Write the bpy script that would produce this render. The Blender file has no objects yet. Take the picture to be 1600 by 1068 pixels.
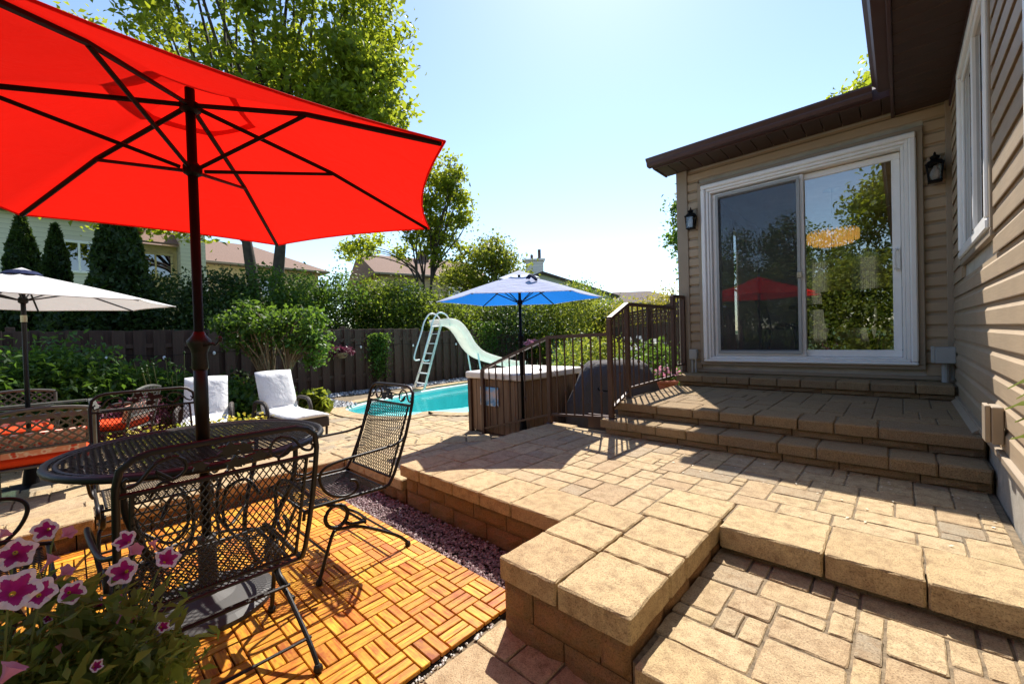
import bpy, bmesh, math, random
import numpy as np
from mathutils import Vector, Matrix
random.seed(7); rng = np.random.default_rng(7)
SC = bpy.context.scene; COL = SC.collection
PI = math.pi; R = math.radians

# ------------------------------------------------------------------ camera, sky, sun, exposure
cd = bpy.data.cameras.new('camera'); cam = bpy.data.objects.new('camera', cd); COL.objects.link(cam)
cd.sensor_width = 36.0; cd.sensor_fit = 'HORIZONTAL'; cd.lens = 649.21/1600*36; cd.clip_start = .02; cd.clip_end = 2000
YAW, PIT, ROL = 0.7525584, -0.0134804, -0.0286682
fw = Vector((-math.sin(YAW)*math.cos(PIT), math.cos(YAW)*math.cos(PIT), math.sin(PIT)))
rt = Vector((math.cos(YAW), math.sin(YAW), 0)); up = rt.cross(fw)
r2 = rt*math.cos(ROL)+up*math.sin(ROL); u2 = up*math.cos(ROL)-rt*math.sin(ROL)
cam.matrix_world = Matrix(((r2.x, u2.x, -fw.x, 0), (r2.y, u2.y, -fw.y, 0), (r2.z, u2.z, -fw.z, 1.17), (0, 0, 0, 1)))
SC.camera = cam
SUN_EL, SUN_AZ = R(52), R(-29)          # azimuth measured from +Y towards +X
tosun = Vector((math.sin(SUN_AZ)*math.cos(SUN_EL), math.cos(SUN_AZ)*math.cos(SUN_EL), math.sin(SUN_EL)))
wd = bpy.data.worlds.new('World'); SC.world = wd; wd.use_nodes = True
nt = wd.node_tree; bg = nt.nodes['Background']
sky = nt.nodes.new('ShaderNodeTexSky'); sky.sky_type = 'NISHITA'; sky.sun_disc = False
sky.sun_elevation = SUN_EL; sky.sun_rotation = SUN_AZ
sky.air_density = 1.0; sky.dust_density = 0.2; sky.ozone_density = 1.0
nt.links.new(sky.outputs[0], bg.inputs[0]); bg.inputs[1].default_value = 0.128
sl = bpy.data.lights.new('sun', 'SUN'); sl.energy = 5.0; sl.angle = R(.53); sl.color = (1, .945, .86)
so = bpy.data.objects.new('sun', sl); COL.objects.link(so); so.rotation_euler = (-tosun).to_track_quat('-Z', 'Y').to_euler()
so.location = (0, 0, 30)
vs = SC.view_settings; vs.view_transform = 'Standard'; vs.look = 'None'; vs.gamma = 1; vs.exposure = 0.95
try: vs.use_curve_mapping = False
except Exception: pass

# ------------------------------------------------------------------ materials
MAT = {}
def newmat(name):
    m = bpy.data.materials.new(name); m.use_nodes = True; MAT[name] = m
    return m, m.node_tree.nodes, m.node_tree.links, m.node_tree.nodes['Principled BSDF']
def ramp(N, L, fac, cols):
    r = N.new('ShaderNodeValToRGB'); el = r.color_ramp.elements
    while len(el) < len(cols): el.new(.5)
    for e, (p, c) in zip(el, cols): e.position = p; e.color = (*c, 1)
    L.new(fac, r.inputs[0]); return r.outputs[0]
def noise(N, L, vec, scale, detail=4, rough=.6):
    n = N.new('ShaderNodeTexNoise'); n.inputs['Scale'].default_value = scale
    n.inputs['Detail'].default_value = detail; n.inputs['Roughness'].default_value = rough
    if vec is not None: L.new(vec, n.inputs['Vector'])
    return n.outputs['Fac']
def mixc(N, L, f, a, b, mode='MIX'):
    x = N.new('ShaderNodeMix'); x.data_type = 'RGBA'; x.blend_type = mode
    for s, v in ((x.inputs[0], f), (x.inputs[6], a), (x.inputs[7], b)):
        if hasattr(v, 'default_value') or hasattr(v, 'is_output'): L.new(v, s)
        elif isinstance(v, (int, float)): s.default_value = v
        else: s.default_value = (*v, 1)
    return x.outputs[2]
def bump(N, L, B, h, st, dist=.01):
    b = N.new('ShaderNodeBump'); b.inputs['Strength'].default_value = st; b.inputs['Distance'].default_value = dist
    L.new(h, b.inputs['Height']); L.new(b.outputs[0], B.inputs['Normal'])
def pos(N): return N.new('ShaderNodeNewGeometry').outputs['Position']
def simple(name, c, rough=.6, metal=0, var=.15, scale=6, bst=0, bscale=60, spec=.5, coat=0):
    m, N, L, B = newmat(name); P = pos(N)
    n = noise(N, L, P, scale, 5)
    d = tuple(x*(1-var) for x in c); e = tuple(min(1, x*(1+var)) for x in c)
    L.new(ramp(N, L, n, [(.3, d), (.7, e)]), B.inputs['Base Color'])
    B.inputs['Roughness'].default_value = rough; B.inputs['Metallic'].default_value = metal
    B.inputs['Specular IOR Level'].default_value = spec
    if coat: B.inputs['Coat Weight'].default_value = coat
    if bst: bump(N, L, B, noise(N, L, P, bscale, 3), bst)
    return m
def stone(name, cols, island=False, bst=.5, mossy=0.0):
    m, N, L, B = newmat(name); P = pos(N)
    if island: r = N.new('ShaderNodeNewGeometry').outputs['Random Per Island']
    else: r = N.new('ShaderNodeObjectInfo').outputs['Random']
    base = ramp(N, L, r, cols)
    big = noise(N, L, P, 3.1, 5); med = noise(N, L, P, 22, 5, .7); fine = noise(N, L, P, 190, 4, .75)
    c = mixc(N, L, ramp(N, L, big, [(.4, (.0,)*3), (.75, (.35,)*3)]), base, (.40, .26, .12))
    c = mixc(N, L, ramp(N, L, med, [(.30, (.75,)*3), (.56, (0,)*3)]), c, (.24, .155, .085))
    g = ramp(N, L, fine, [(.35, (.50, .47, .43)), (.47, (.96, .96, .96)), (.65, (1.26, 1.24, 1.2))])
    c = mixc(N, L, 1.0, c, g, 'MULTIPLY')
    if mossy:
        mm = noise(N, L, P, 6.5, 6, .75)
        c = mixc(N, L, ramp(N, L, mm, [(.56, (0,)*3), (.72, (mossy,)*3)]), c, (.13, .115, .03))
    L.new(c, B.inputs['Base Color']); B.inputs['Roughness'].default_value = .9; B.inputs['Specular IOR Level'].default_value = .25
    h = N.new('ShaderNodeMath'); h.operation = 'ADD'; L.new(med, h.inputs[0]); L.new(fine, h.inputs[1])
    bump(N, L, B, h.outputs[0], min(1, bst*1.5), .006)
    return m
TAN = [(0, (.45, .345, .21)), (.3, (.50, .385, .23)), (.55, (.40, .295, .185)), (.75, (.48, .365, .215)), (.9, (.36, .29, .20)), (1, (.30, .25, .18))]
stone('paver', TAN, mossy=.35); stone('paver_far', TAN, island=True, bst=.3)
stone('capstone', [(0, (.50, .385, .22)), (.5, (.47, .355, .20)), (1, (.44, .325, .185))], mossy=.2)
stone('wallblock', [(0, (.30, .155, .065)), (.5, (.26, .125, .055)), (1, (.34, .20, .09))], bst=.8, mossy=.5)
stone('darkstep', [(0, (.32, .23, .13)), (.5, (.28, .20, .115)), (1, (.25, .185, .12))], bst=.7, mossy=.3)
simple('sand', (.17, .125, .075), .95, var=.5, scale=40, bst=.5, bscale=150)
simple('soil', (.045, .032, .022), .95, var=.4, scale=15, bst=.8)
simple('concrete', (.34, .31, .26), .9, var=.2, scale=14, bst=.3, bscale=120)
simple('grass', (.06, .11, .025), .9, var=.4, scale=8)
def island_mat(name, cols, rough=.7):
    m, N, L, B = newmat(name)
    L.new(ramp(N, L, N.new('ShaderNodeNewGeometry').outputs['Random Per Island'], cols), B.inputs['Base Color'])
    B.inputs['Roughness'].default_value = rough; return m
island_mat('gravel', [(0, (.14, .085, .088)), (.4, (.24, .155, .158)), (.75, (.34, .24, .24)), (1, (.52, .43, .42))])
island_mat('pebble', [(0, (.10, .10, .11)), (.5, (.28, .28, .30)), (1, (.55, .55, .56))])
island_mat('white_pebble', [(0, (.45, .42, .37)), (1, (.75, .72, .66))])
def wood_slat():
    m, N, L, B = newmat('slat'); oi = N.new('ShaderNodeObjectInfo').outputs['Random']
    tc = N.new('ShaderNodeTexCoord').outputs['Object']; mp = N.new('ShaderNodeMapping'); L.new(tc, mp.inputs[0])
    mp.inputs['Scale'].default_value = (11, 110, 110)
    mul = N.new('ShaderNodeMath'); mul.operation = 'MULTIPLY'; mul.inputs[1].default_value = 57; L.new(oi, mul.inputs[0])
    cb = N.new('ShaderNodeCombineXYZ'); L.new(mul.outputs[0], cb.inputs[0]); L.new(mul.outputs[0], cb.inputs[1]); L.new(cb.outputs[0], mp.inputs['Location'])
    base = ramp(N, L, oi, [(0, (.56, .205, .008)), (.25, (.64, .300, .016)), (.5, (.47, .120, .005)), (.72, (.70, .390, .030)), (.94, (.60, .245, .010)), (1, (.16, .035, .008))])
    g = noise(N, L, mp.outputs[0], 1, 4, .6)
    c = mixc(N, L, ramp(N, L, g, [(.36, (0,)*3), (.62, (.9,)*3)]), base, (.25, .05, .004))
    k = noise(N, L, pos(N), 14, 4, .7)
    c = mixc(N, L, ramp(N, L, k, [(.42, (0,)*3), (.75, (.5,)*3)]), c, (.70, .38, .028))
    L.new(c, B.inputs['Base Color']); B.inputs['Roughness'].default_value = .5; B.inputs['Specular IOR Level'].default_value = .3
    bump(N, L, B, g, .25, .003)
wood_slat()
simple('slat_grid', (.010, .006, .004), .8)
simple('iron', (.010, .008, .0075), .45, 0, .3, 30, bst=.1, bscale=200, spec=.32)
simple('iron_light', (.085, .082, .070), .5, .2, .25, 20)
simple('black_metal', (.006, .006, .007), .5, 0, spec=.10)
simple('rail_brown', (.075, .036, .022), .45, .15, .15, 10)
simple('brown_trim', (.060, .026, .024), .5, 0, .15, 8)
simple('soffit', (.050, .025, .016), .65, 0, .15, 8)
simple('taupe_trim', (.30, .235, .165), .6, 0, .06, 5)
simple('white_vinyl', (.86, .85, .83), .35, 0, .04, 5)
simple('grey_pvc', (.36, .37, .36), .5, 0, .06, 9)
simple('base_metal', (.05, .048, .046), .6, .1)
simple('brass', (.5, .45, .33), .35, .6)
def siding(name, c):
    m, N, L, B = newmat(name); P = pos(N); mp = N.new('ShaderNodeMapping'); L.new(P, mp.inputs[0]); mp.inputs['Scale'].default_value = (2.5, 2.5, 60)
    g = noise(N, L, mp.outputs[0], 3, 4); big = noise(N, L, P, 1.2, 3)
    a = ramp(N, L, g, [(.3, tuple(x*.9 for x in c)), (.7, tuple(x*1.07 for x in c))])
    a = mixc(N, L, ramp(N, L, big, [(.35, (.8,)*3), (.7, (1.05,)*3)]), (0, 0, 0), a)
    L.new(a, B.inputs['Base Color']); B.inputs['Roughness'].default_value = .55
    bump(N, L, B, g, .12, .004)
siding('siding', (.42, .315, .205))
def fabric(name, c, trans=.5, scale=400, tc=None):
    m, N, L, B = newmat(name); P = pos(N); n = noise(N, L, P, scale, 2); big = noise(N, L, P, 2.5, 3)
    col = ramp(N, L, n, [(.3, tuple(x*.88 for x in c)), (.7, tuple(min(1, x*1.06) for x in c))])
    col = mixc(N, L, ramp(N, L, big, [(.3, (.12,)*3), (.7, (0,)*3)]), col, tuple(x*.6 for x in c))
    L.new(col, B.inputs['Base Color']); B.inputs['Roughness'].default_value = .85; B.inputs['Specular IOR Level'].default_value = .15
    wr = N.new('ShaderNodeTexNoise'); wr.inputs['Scale'].default_value = 7; wr.inputs['Detail'].default_value = 3; wr.inputs['Distortion'].default_value = 1.2; L.new(P, wr.inputs['Vector'])
    b1 = N.new('ShaderNodeBump'); b1.inputs['Strength'].default_value = .5; b1.inputs['Distance'].default_value = .03; L.new(wr.outputs['Fac'], b1.inputs['Height'])
    b2 = N.new('ShaderNodeBump'); b2.inputs['Strength'].default_value = .15; b2.inputs['Distance'].default_value = .002; L.new(n, b2.inputs['Height']); L.new(b1.outputs[0], b2.inputs['Normal']); L.new(b2.outputs[0], B.inputs['Normal'])
    if trans:
        t = N.new('ShaderNodeBsdfTranslucent'); t.inputs[0].default_value = (*(tc or c), 1)
        mx = N.new('ShaderNodeMixShader'); mx.inputs[0].default_value = trans
        L.new(B.outputs[0], mx.inputs[1]); L.new(t.outputs[0], mx.inputs[2]); L.new(mx.outputs[0], N['Material Output'].inputs[0])
    return m
fabric('red_canvas', (.72, .010, .006), .5, 700, tc=(.72, .010, .005))
fabric('white_canvas', (.72, .70, .68), .22)
fabric('pale_canvas', (.66, .67, .78), .5, tc=(.75, .85, 1))
fabric('blue_canvas', (.02, .17, .55), .55, tc=(.02, .27, .75))
fabric('navy', (.012, .02, .07), 0)
fabric('cushion', (.80, .79, .78), .0, 150)
fabric('orange_cushion', (.75, .07, .015), .1, 200)
fabric('grill_cloth', (.105, .095, .092), .0, 90)
fabric('curtain', (.62, .60, .55), .45, 120)
def printc():
    m, N, L, B = newmat('print_cushion'); v = N.new('ShaderNodeTexVoronoi'); v.inputs['Scale'].default_value = 26; L.new(pos(N), v.inputs[0])
    L.new(ramp(N, L, v.outputs['Distance'], [(.25, (.55, .06, .03)), (.42, (.75, .62, .52)), (.6, (.70, .30, .20))]), B.inputs['Base Color']); B.inputs['Roughness'].default_value = .9
printc()
def wicker():
    m, N, L, B = newmat('wicker'); tc = N.new('ShaderNodeTexCoord').outputs['Object']
    w = N.new('ShaderNodeTexWave'); w.wave_type = 'BANDS'; w.bands_direction = 'Z'; w.inputs['Scale'].default_value = 22; w.inputs['Distortion'].default_value = 1
    w2 = N.new('ShaderNodeTexWave'); w2.wave_type = 'BANDS'; w2.bands_direction = 'X'; w2.inputs['Scale'].default_value = 22
    L.new(tc, w.inputs[0]); L.new(tc, w2.inputs[0]); mu = N.new('ShaderNodeMath'); mu.operation = 'MULTIPLY'
    L.new(w.outputs['Fac'], mu.inputs[0]); L.new(w2.outputs['Fac'], mu.inputs[1])
    L.new(ramp(N, L, mu.outputs[0], [(.1, (.018, .011, .008)), (.7, (.085, .055, .038))]), B.inputs['Base Color'])
    B.inputs['Roughness'].default_value = .6; bump(N, L, B, mu.outputs[0], .8, .008)
wicker()
def leafmat(name, cols, tcol, trans=.4, rough=.5):
    m, N, L, B = newmat(name); ri = N.new('ShaderNodeNewGeometry').outputs['Random Per Island']
    big = noise(N, L, pos(N), .9, 4)
    c = ramp(N, L, ri, [(0, cols[0]), (.6, cols[1]), (1, cols[2])])
    c = mixc(N, L, ramp(N, L, big, [(.38, (.45,)*3), (.6, (0,)*3)]), c, cols[0])
    L.new(c, B.inputs['Base Color']); B.inputs['Roughness'].default_value = rough; B.inputs['Specular IOR Level'].default_value = .35
    t = N.new('ShaderNodeBsdfTranslucent')
    L.new(mixc(N, L, ramp(N, L, big, [(.35, (.5,)*3), (.62, (0,)*3)]), tcol, tuple(x*.5 for x in tcol)), t.inputs[0])
    mx = N.new('ShaderNodeMixShader'); mx.inputs[0].default_value = trans
    L.new(B.outputs[0], mx.inputs[1]); L.new(t.outputs[0], mx.inputs[2]); L.new(mx.outputs[0], N['Material Output'].inputs[0])
leafmat('leaf_maple', [(.045, .075, .010), (.090, .135, .015), (.15, .18, .02)], (.44, .50, .03), .55)
leafmat('leaf_green', [(.028, .065, .010), (.055, .115, .018), (.09, .16, .025)], (.18, .30, .03), .45)
leafmat('leaf_peony', [(.035, .085, .012), (.065, .14, .02), (.10, .19, .03)], (.16, .30, .03), .4)
leafmat('leaf_lime', [(.06, .10, .012), (.12, .16, .02), (.20, .22, .03)], (.36, .40, .04), .5)
leafmat('leaf_cedar', [(.018, .040, .010), (.034, .066, .014), (.06, .10, .02)], (.10, .16, .02), .35)
leafmat('leaf_hedge', [(.04, .075, .010), (.08, .13, .015), (.13, .18, .02)], (.28, .36, .03), .5)
leafmat('leaf_yellow', [(.16, .15, .02), (.30, .26, .03), (.45, .40, .05)], (.55, .48, .05), .4)
leafmat('leaf_petunia', [(.08, .12, .018), (.13, .18, .03), (.19, .24, .05)], (.32, .42, .07), .5)
leafmat('leaf_purple', [(.06, .012, .02), (.13, .03, .05), (.30, .10, .16)], (.2, .04, .08), .3)
leafmat('petal_yellow', [(.5, .38, .02), (.75, .6, .04), (.8, .7, .15)], (.6, .5, .05), .4)
leafmat('petal_white', [(.7, .7, .66), (.8, .8, .78), (.85, .85, .85)], (.7, .7, .7), .3)
leafmat('petal_magenta', [(.30, .010, .15), (.36, .016, .18), (.42, .03, .22)], (.50, .03, .24), .4)
leafmat('petal_rim', [(.74, .62, .70), (.80, .70, .77), (.84, .78, .82)], (.85, .68, .78), .4)
leafmat('petal_pink', [(.55, .22, .34), (.62, .28, .42), (.68, .36, .48)], (.75, .3, .42), .4)
simple('litter', (.62, .55, .42), .9, var=.3)
simple('bark', (.055, .042, .032), .95, var=.4, scale=9, bst=.9, bscale=20)
simple('stem', (.12, .14, .035), .7)
simple('twig', (.20, .14, .075), .85, var=.3, scale=20)
def fencemat():
    m, N, L, B = newmat('fence'); P = pos(N); mp = N.new('ShaderNodeMapping'); L.new(P, mp.inputs[0]); mp.inputs['Scale'].default_value = (30, 30, 1.6)
    g = noise(N, L, mp.outputs[0], 1.5, 5); r = N.new('ShaderNodeObjectInfo').outputs['Random']
    a = ramp(N, L, g, [(.3, (.038, .020, .013)), (.7, (.085, .046, .030))])
    a = mixc(N, L, ramp(N, L, r, [(0, (0,)*3), (1, (.45,)*3)]), a, (.11, .062, .042))
    L.new(a, B.inputs['Base Color']); B.inputs['Roughness'].default_value = .85; bump(N, L, B, g, .3, .005)
fencemat()
def tubwood():
    m, N, L, B = newmat('tub_wood'); P = pos(N); mp = N.new('ShaderNodeMapping'); L.new(P, mp.inputs[0]); mp.inputs['Scale'].default_value = (25, 25, 1.5)
    g = noise(N, L, mp.outputs[0], 1.5, 5)
    L.new(ramp(N, L, g, [(.3, (.15, .085, .045)), (.7, (.28, .17, .095))]), B.inputs['Base Color']); B.inputs['Roughness'].default_value = .7
tubwood()
def glassmat(name, tint, refl=.10, rough=0.0):
    m, N, L, B = newmat(name); N.remove(B)
    t = N.new('ShaderNodeBsdfTransparent'); t.inputs[0].default_value = (*tint, 1)
    g = N.new('ShaderNodeBsdfGlossy'); g.inputs['Roughness'].default_value = rough
    f = N.new('ShaderNodeFresnel'); f.inputs[0].default_value = 1.5
    a = N.new('ShaderNodeMath'); a.operation = 'ADD'; a.use_clamp = True; a.inputs[1].default_value = refl; L.new(f.outputs[0], a.inputs[0])
    x = N.new('ShaderNodeMixShader'); L.new(a.outputs[0], x.inputs[0]); L.new(t.outputs[0], x.inputs[1]); L.new(g.outputs[0], x.inputs[2])
    L.new(x.outputs[0], N['Material Output'].inputs[0])
glassmat('door_glass', (.86, .89, .87), .20); glassmat('house_glass', (.10, .13, .16), .22); glassmat('dark_glass', (.12, .14, .15), .10); glassmat('table_glass', (.35, .5, .5), .05); glassmat('lamp_glass', (.85, .85, .85), .04)
def screen():
    m, N, L, B = newmat('insect_screen'); N.remove(B)
    t = N.new('ShaderNodeBsdfTransparent'); t.inputs[0].default_value = (.80, .81, .83, 1)
    d = N.new('ShaderNodeBsdfDiffuse'); d.inputs[0].default_value = (.10, .105, .115, 1)
    x = N.new('ShaderNodeMixShader'); x.inputs[0].default_value = .20; L.new(t.outputs[0], x.inputs[1]); L.new(d.outputs[0], x.inputs[2]); L.new(x.outputs[0], N['Material Output'].inputs[0])
screen()
def watermat():
    m, N, L, B = newmat('water'); N.remove(B)
    P = pos(N); n = noise(N, L, P, 5, 3)
    bm_ = N.new('ShaderNodeBump'); bm_.inputs['Strength'].default_value = .25; bm_.inputs['Distance'].default_value = .03; L.new(n, bm_.inputs['Height'])
    t = N.new('ShaderNodeBsdfTransparent'); t.inputs[0].default_value = (.74, .97, .98, 1)
    g = N.new('ShaderNodeBsdfGlossy'); g.inputs['Roughness'].default_value = .03; L.new(bm_.outputs[0], g.inputs['Normal'])
    f = N.new('ShaderNodeFresnel'); f.inputs[0].default_value = 1.33; L.new(bm_.outputs[0], f.inputs['Normal'])
    a = N.new('ShaderNodeMath'); a.operation = 'MULTIPLY'; a.inputs[1].default_value = .6; L.new(f.outputs[0], a.inputs[0])
    x = N.new('ShaderNodeMixShader'); L.new(a.outputs[0], x.inputs[0]); L.new(t.outputs[0], x.inputs[1]); L.new(g.outputs[0], x.inputs[2])
    L.new(x.outputs[0], N['Material Output'].inputs[0])
watermat()
simple('pool_liner', (.17, .72, .73), .5, 0, .08, 3)
simple('pool_light', (.55, .85, .84), .5, 0, .06, 3)
simple('pool_white', (.72, .74, .72), .6, 0, .05, 5)
fabric('slide_blue', (.88, .86, .80), .45, 8, tc=(.92, .90, .84))
simple('slide_white', (.82, .83, .83), .4, 0, .05, 4)
simple('tub_cover', (.70, .64, .57), .55, 0, .06, 8)
def picture():
    m, N, L, B = newmat('beach_print'); tc = N.new('ShaderNodeTexCoord').outputs['Object']; n = noise(N, L, tc, 9, 5)
    s = N.new('ShaderNodeSeparateXYZ'); L.new(tc, s.inputs[0]); ad = N.new('ShaderNodeMath'); ad.operation = 'MULTIPLY_ADD'; ad.inputs[1].default_value = 3.2; L.new(s.outputs[2], ad.inputs[0]); L.new(n, ad.inputs[2])
    L.new(ramp(N, L, ad.outputs[0], [(.15, (.75, .8, .85)), (.32, (.10, .35, .62)), (.5, (.55, .62, .72)), (.62, (.78, .62, .55)), (.8, (.22, .5, .8))]), B.inputs['Base Color'])
picture()
simple('terracotta', (.36, .10, .05), .8)
simple('roof_shingle', (.20, .12, .085), .95, 0, .25, 18, bst=.4, bscale=40)
simple('roof_dark', (.10, .07, .065), .95, 0, .25, 18, bst=.4, bscale=40)
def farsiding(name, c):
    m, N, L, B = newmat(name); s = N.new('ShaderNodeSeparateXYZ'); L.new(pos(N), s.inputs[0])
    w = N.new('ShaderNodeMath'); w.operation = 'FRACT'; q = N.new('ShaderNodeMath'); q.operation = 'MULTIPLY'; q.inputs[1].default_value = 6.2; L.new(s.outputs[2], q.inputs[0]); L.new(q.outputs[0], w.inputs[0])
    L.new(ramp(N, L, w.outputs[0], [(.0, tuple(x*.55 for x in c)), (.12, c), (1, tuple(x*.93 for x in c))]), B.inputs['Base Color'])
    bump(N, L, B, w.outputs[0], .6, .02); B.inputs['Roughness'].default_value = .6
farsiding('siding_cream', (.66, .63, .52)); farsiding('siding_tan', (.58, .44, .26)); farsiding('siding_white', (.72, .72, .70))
simple('stucco_yellow', (.66, .52, .28), .8); simple('room_wall', (.50, .47, .40), .8); simple('room_floor', (.20, .11, .055), .4, var=.3, scale=5); simple('room_ceiling', (.75, .74, .72), .8)
simple('chair_dark', (.022, .021, .02), .55)
def crystal():
    m, N, L, B = newmat('crystal'); B.inputs['Base Color'].default_value = (.45, .26, .08, 1); B.inputs['Roughness'].default_value = .2; B.inputs['Metallic'].default_value = .3
    B.inputs['Emission Color'].default_value = (1, .50, .12, 1); B.inputs['Emission Strength'].default_value = .35
crystal()
simple('chrome', (.7, .7, .72), .15, 1.0)

# ------------------------------------------------------------------ helpers
class MB:
    def __init__(s): s.v = []; s.f = []; s.m = []
    def add(s, vs, fs, mi=0):
        o = len(s.v); s.v += [tuple(v) for v in vs]; s.f += [tuple(i+o for i in f) for f in fs]; s.m += [mi]*len(fs); return s
    def box(s, x0, x1, y0, y1, z0, z1, mi=0):
        return s.add([(x0, y0, z0), (x1, y0, z0), (x1, y1, z0), (x0, y1, z0), (x0, y0, z1), (x1, y0, z1), (x1, y1, z1), (x0, y1, z1)],
              [(3, 2, 1, 0), (4, 5, 6, 7), (0, 1, 5, 4), (1, 2, 6, 5), (2, 3, 7, 6), (3, 0, 4, 7)], mi)
    def rbox(s, x0, x1, y0, y1, z0, z1, b=.006, mi=0):   # box with chamfered edges
        x = [x0, x0+b, x1-b, x1]; y = [y0, y0+b, y1-b, y1]
        lay = []
        for z, k in ((z0, 1), (z0+b, 0), (z1-b, 0), (z1, 1)):
            if k: pts = [(x[1], y[1]), (x[2], y[1]), (x[2], y[1]), (x[2], y[2]), (x[2], y[2]), (x[1], y[2]), (x[1], y[2]), (x[1], y[1])]
            else: pts = [(x[1], y[0]), (x[2], y[0]), (x[3], y[1]), (x[3], y[2]), (x[2], y[3]), (x[1], y[3]), (x[0], y[2]), (x[0], y[1])]
            lay.append([(a, c, z) for a, c in pts])
        vs = sum(lay, []); fs = []
        for k in range(3):
            for i in range(8):
                j = (i+1) % 8; fs.append((k*8+i, k*8+j, k*8+8+j, k*8+8+i))
        fs.append((24, 26, 28, 30)); fs.append((6, 4, 2, 0))
        fs2 = []
        return s.add(vs, fs, mi)
    def tube(s, path, r, n=8, closed=False, caps=True, mi=0):
        P = [Vector(p) for p in path]; m = len(P); rr = r if isinstance(r, (list, tuple)) else [r]*m
        rings = []; ref = None
        for i in range(m):
            if closed: t = (P[(i+1) % m]-P[i-1])
            else: t = P[min(i+1, m-1)]-P[max(i-1, 0)]
            if t.length < 1e-9: t = Vector((0, 0, 1))
            t.normalize()
            if ref is None: ref = Vector((0, 0, 1)) if abs(t.z) < .9 else Vector((1, 0, 0))
            a = ref-t*ref.dot(t)
            if a.length < 1e-6: a = t.orthogonal()
            a.normalize(); b = t.cross(a); ref = a
            rings.append([P[i]+(a*math.cos(2*PI*k/n)+b*math.sin(2*PI*k/n))*rr[i] for k in range(n)])
        vs = sum(rings, []); fs = []
        for i in range(m if closed else m-1):
            j = (i+1) % m
            for k in range(n):
                l = (k+1) % n; fs.append((i*n+k, i*n+l, j*n+l, j*n+k))
        if caps and not closed: fs.append(tuple(range(n-1, -1, -1))); fs.append(tuple((m-1)*n+k for k in range(n)))
        return s.add(vs, fs, mi)
    def lathe(s, prof, c=(0, 0, 0), n=20, mi=0):
        vs = []; fs = []; m = len(prof)
        for r, z in prof: vs += [(c[0]+r*math.cos(2*PI*k/n), c[1]+r*math.sin(2*PI*k/n), c[2]+z) for k in range(n)]
        for i in range(m-1):
            for k in range(n):
                l = (k+1) % n; fs.append((i*n+k, i*n+l, (i+1)*n+l, (i+1)*n+k))
        fs.append(tuple(range(n-1, -1, -1))); fs.append(tuple((m-1)*n+k for k in range(n)))
        return s.add(vs, fs, mi)
    def prism(s, poly, z0, z1, mi=0):
        n = len(poly); vs = [(x, y, z0) for x, y in poly]+[(x, y, z1) for x, y in poly]
        return s.add(vs, [tuple(range(n-1, -1, -1)), tuple(range(n, 2*n))]+[(i, (i+1) % n, n+(i+1) % n, n+i) for i in range(n)], mi)
    def extr(s, prof, p0, p1, out, upv=(0, 0, 1), mi=0):  # profile (outward, up) swept from p0 to p1
        o = Vector(out); u = Vector(upv); n = len(prof); a = [Vector(p0)+o*d+u*h for d, h in prof]; b = [Vector(p1)+o*d+u*h for d, h in prof]
        return s.add(a+b, [tuple(range(n)), tuple(range(2*n-1, n-1, -1))]+[(i, n+i, n+(i+1) % n, (i+1) % n) for i in range(n)], mi)
    def mesh(s, name='m', smooth=False):
        me = bpy.data.meshes.new(name); me.from_pydata(s.v, [], s.f); me.update()
        if any(s.m): me.polygons.foreach_set('material_index', s.m)
        if smooth: me.polygons.foreach_set('use_smooth', [True]*len(me.polygons))
        return me
    def build(s, name, mats, parent=None, smooth=False, fixn=True, loc=None, rotz=None, kind=None):
        me = s.mesh(name, smooth)
        if fixn:
            bm = bmesh.new(); bm.from_mesh(me); bmesh.ops.recalc_face_normals(bm, faces=bm.faces); bm.to_mesh(me); bm.free()
        return link(name, me, mats, parent, loc, rotz, kind)
def link(name, me, mats=None, parent=None, loc=None, rotz=None, kind=None):
    o = bpy.data.objects.new(name, me); COL.objects.link(o)
    if mats is not None and not me.materials:
        for m in ([mats] if isinstance(mats, str) else mats): me.materials.append(MAT[m])
    if parent: o.parent = parent
    if loc is not None: o.location = loc
    if rotz is not None: o.rotation_euler = (0, 0, rotz)
    if kind: o['kind'] = kind
    return o
def tag(o, label=None, cat=None, group=None, kind=None):
    if label: o['label'] = label
    if cat: o['category'] = cat
    if group: o['group'] = group
    if kind: o['kind'] = kind
    return o
def thing(name, label, cat, loc=(0, 0, 0), rotz=0, group=None):
    o = bpy.data.objects.new(name, None); COL.objects.link(o); o.location = loc; o.rotation_euler = (0, 0, rotz); o.empty_display_size = .1
    return tag(o, label, cat, group)
def copy_tree(o, parent=None):
    c = o.copy(); COL.objects.link(c); c.parent = parent
    for ch in list(o.children): copy_tree(ch, c)
    return c
def struct(name, me, mat):
    return link(name, me, mat, kind='structure')
def smoothpath(pts, n=6, closed=False):
    P = [Vector(p) for p in pts]; m = len(P); out = []
    for i in range(m if closed else m-1):
        if closed: a, b, c, d = P[i-1], P[i], P[(i+1) % m], P[(i+2) % m]
        else: a, b, c, d = P[max(i-1, 0)], P[i], P[i+1], P[min(i+2, m-1)]
        for k in range(n):
            t = k/n; out.append(.5*((2*b)+(c-a)*t+(2*a-5*b+4*c-d)*t*t+(3*b-a-3*c+d)*t**3))
    if not closed: out.append(P[-1])
    return out
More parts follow.
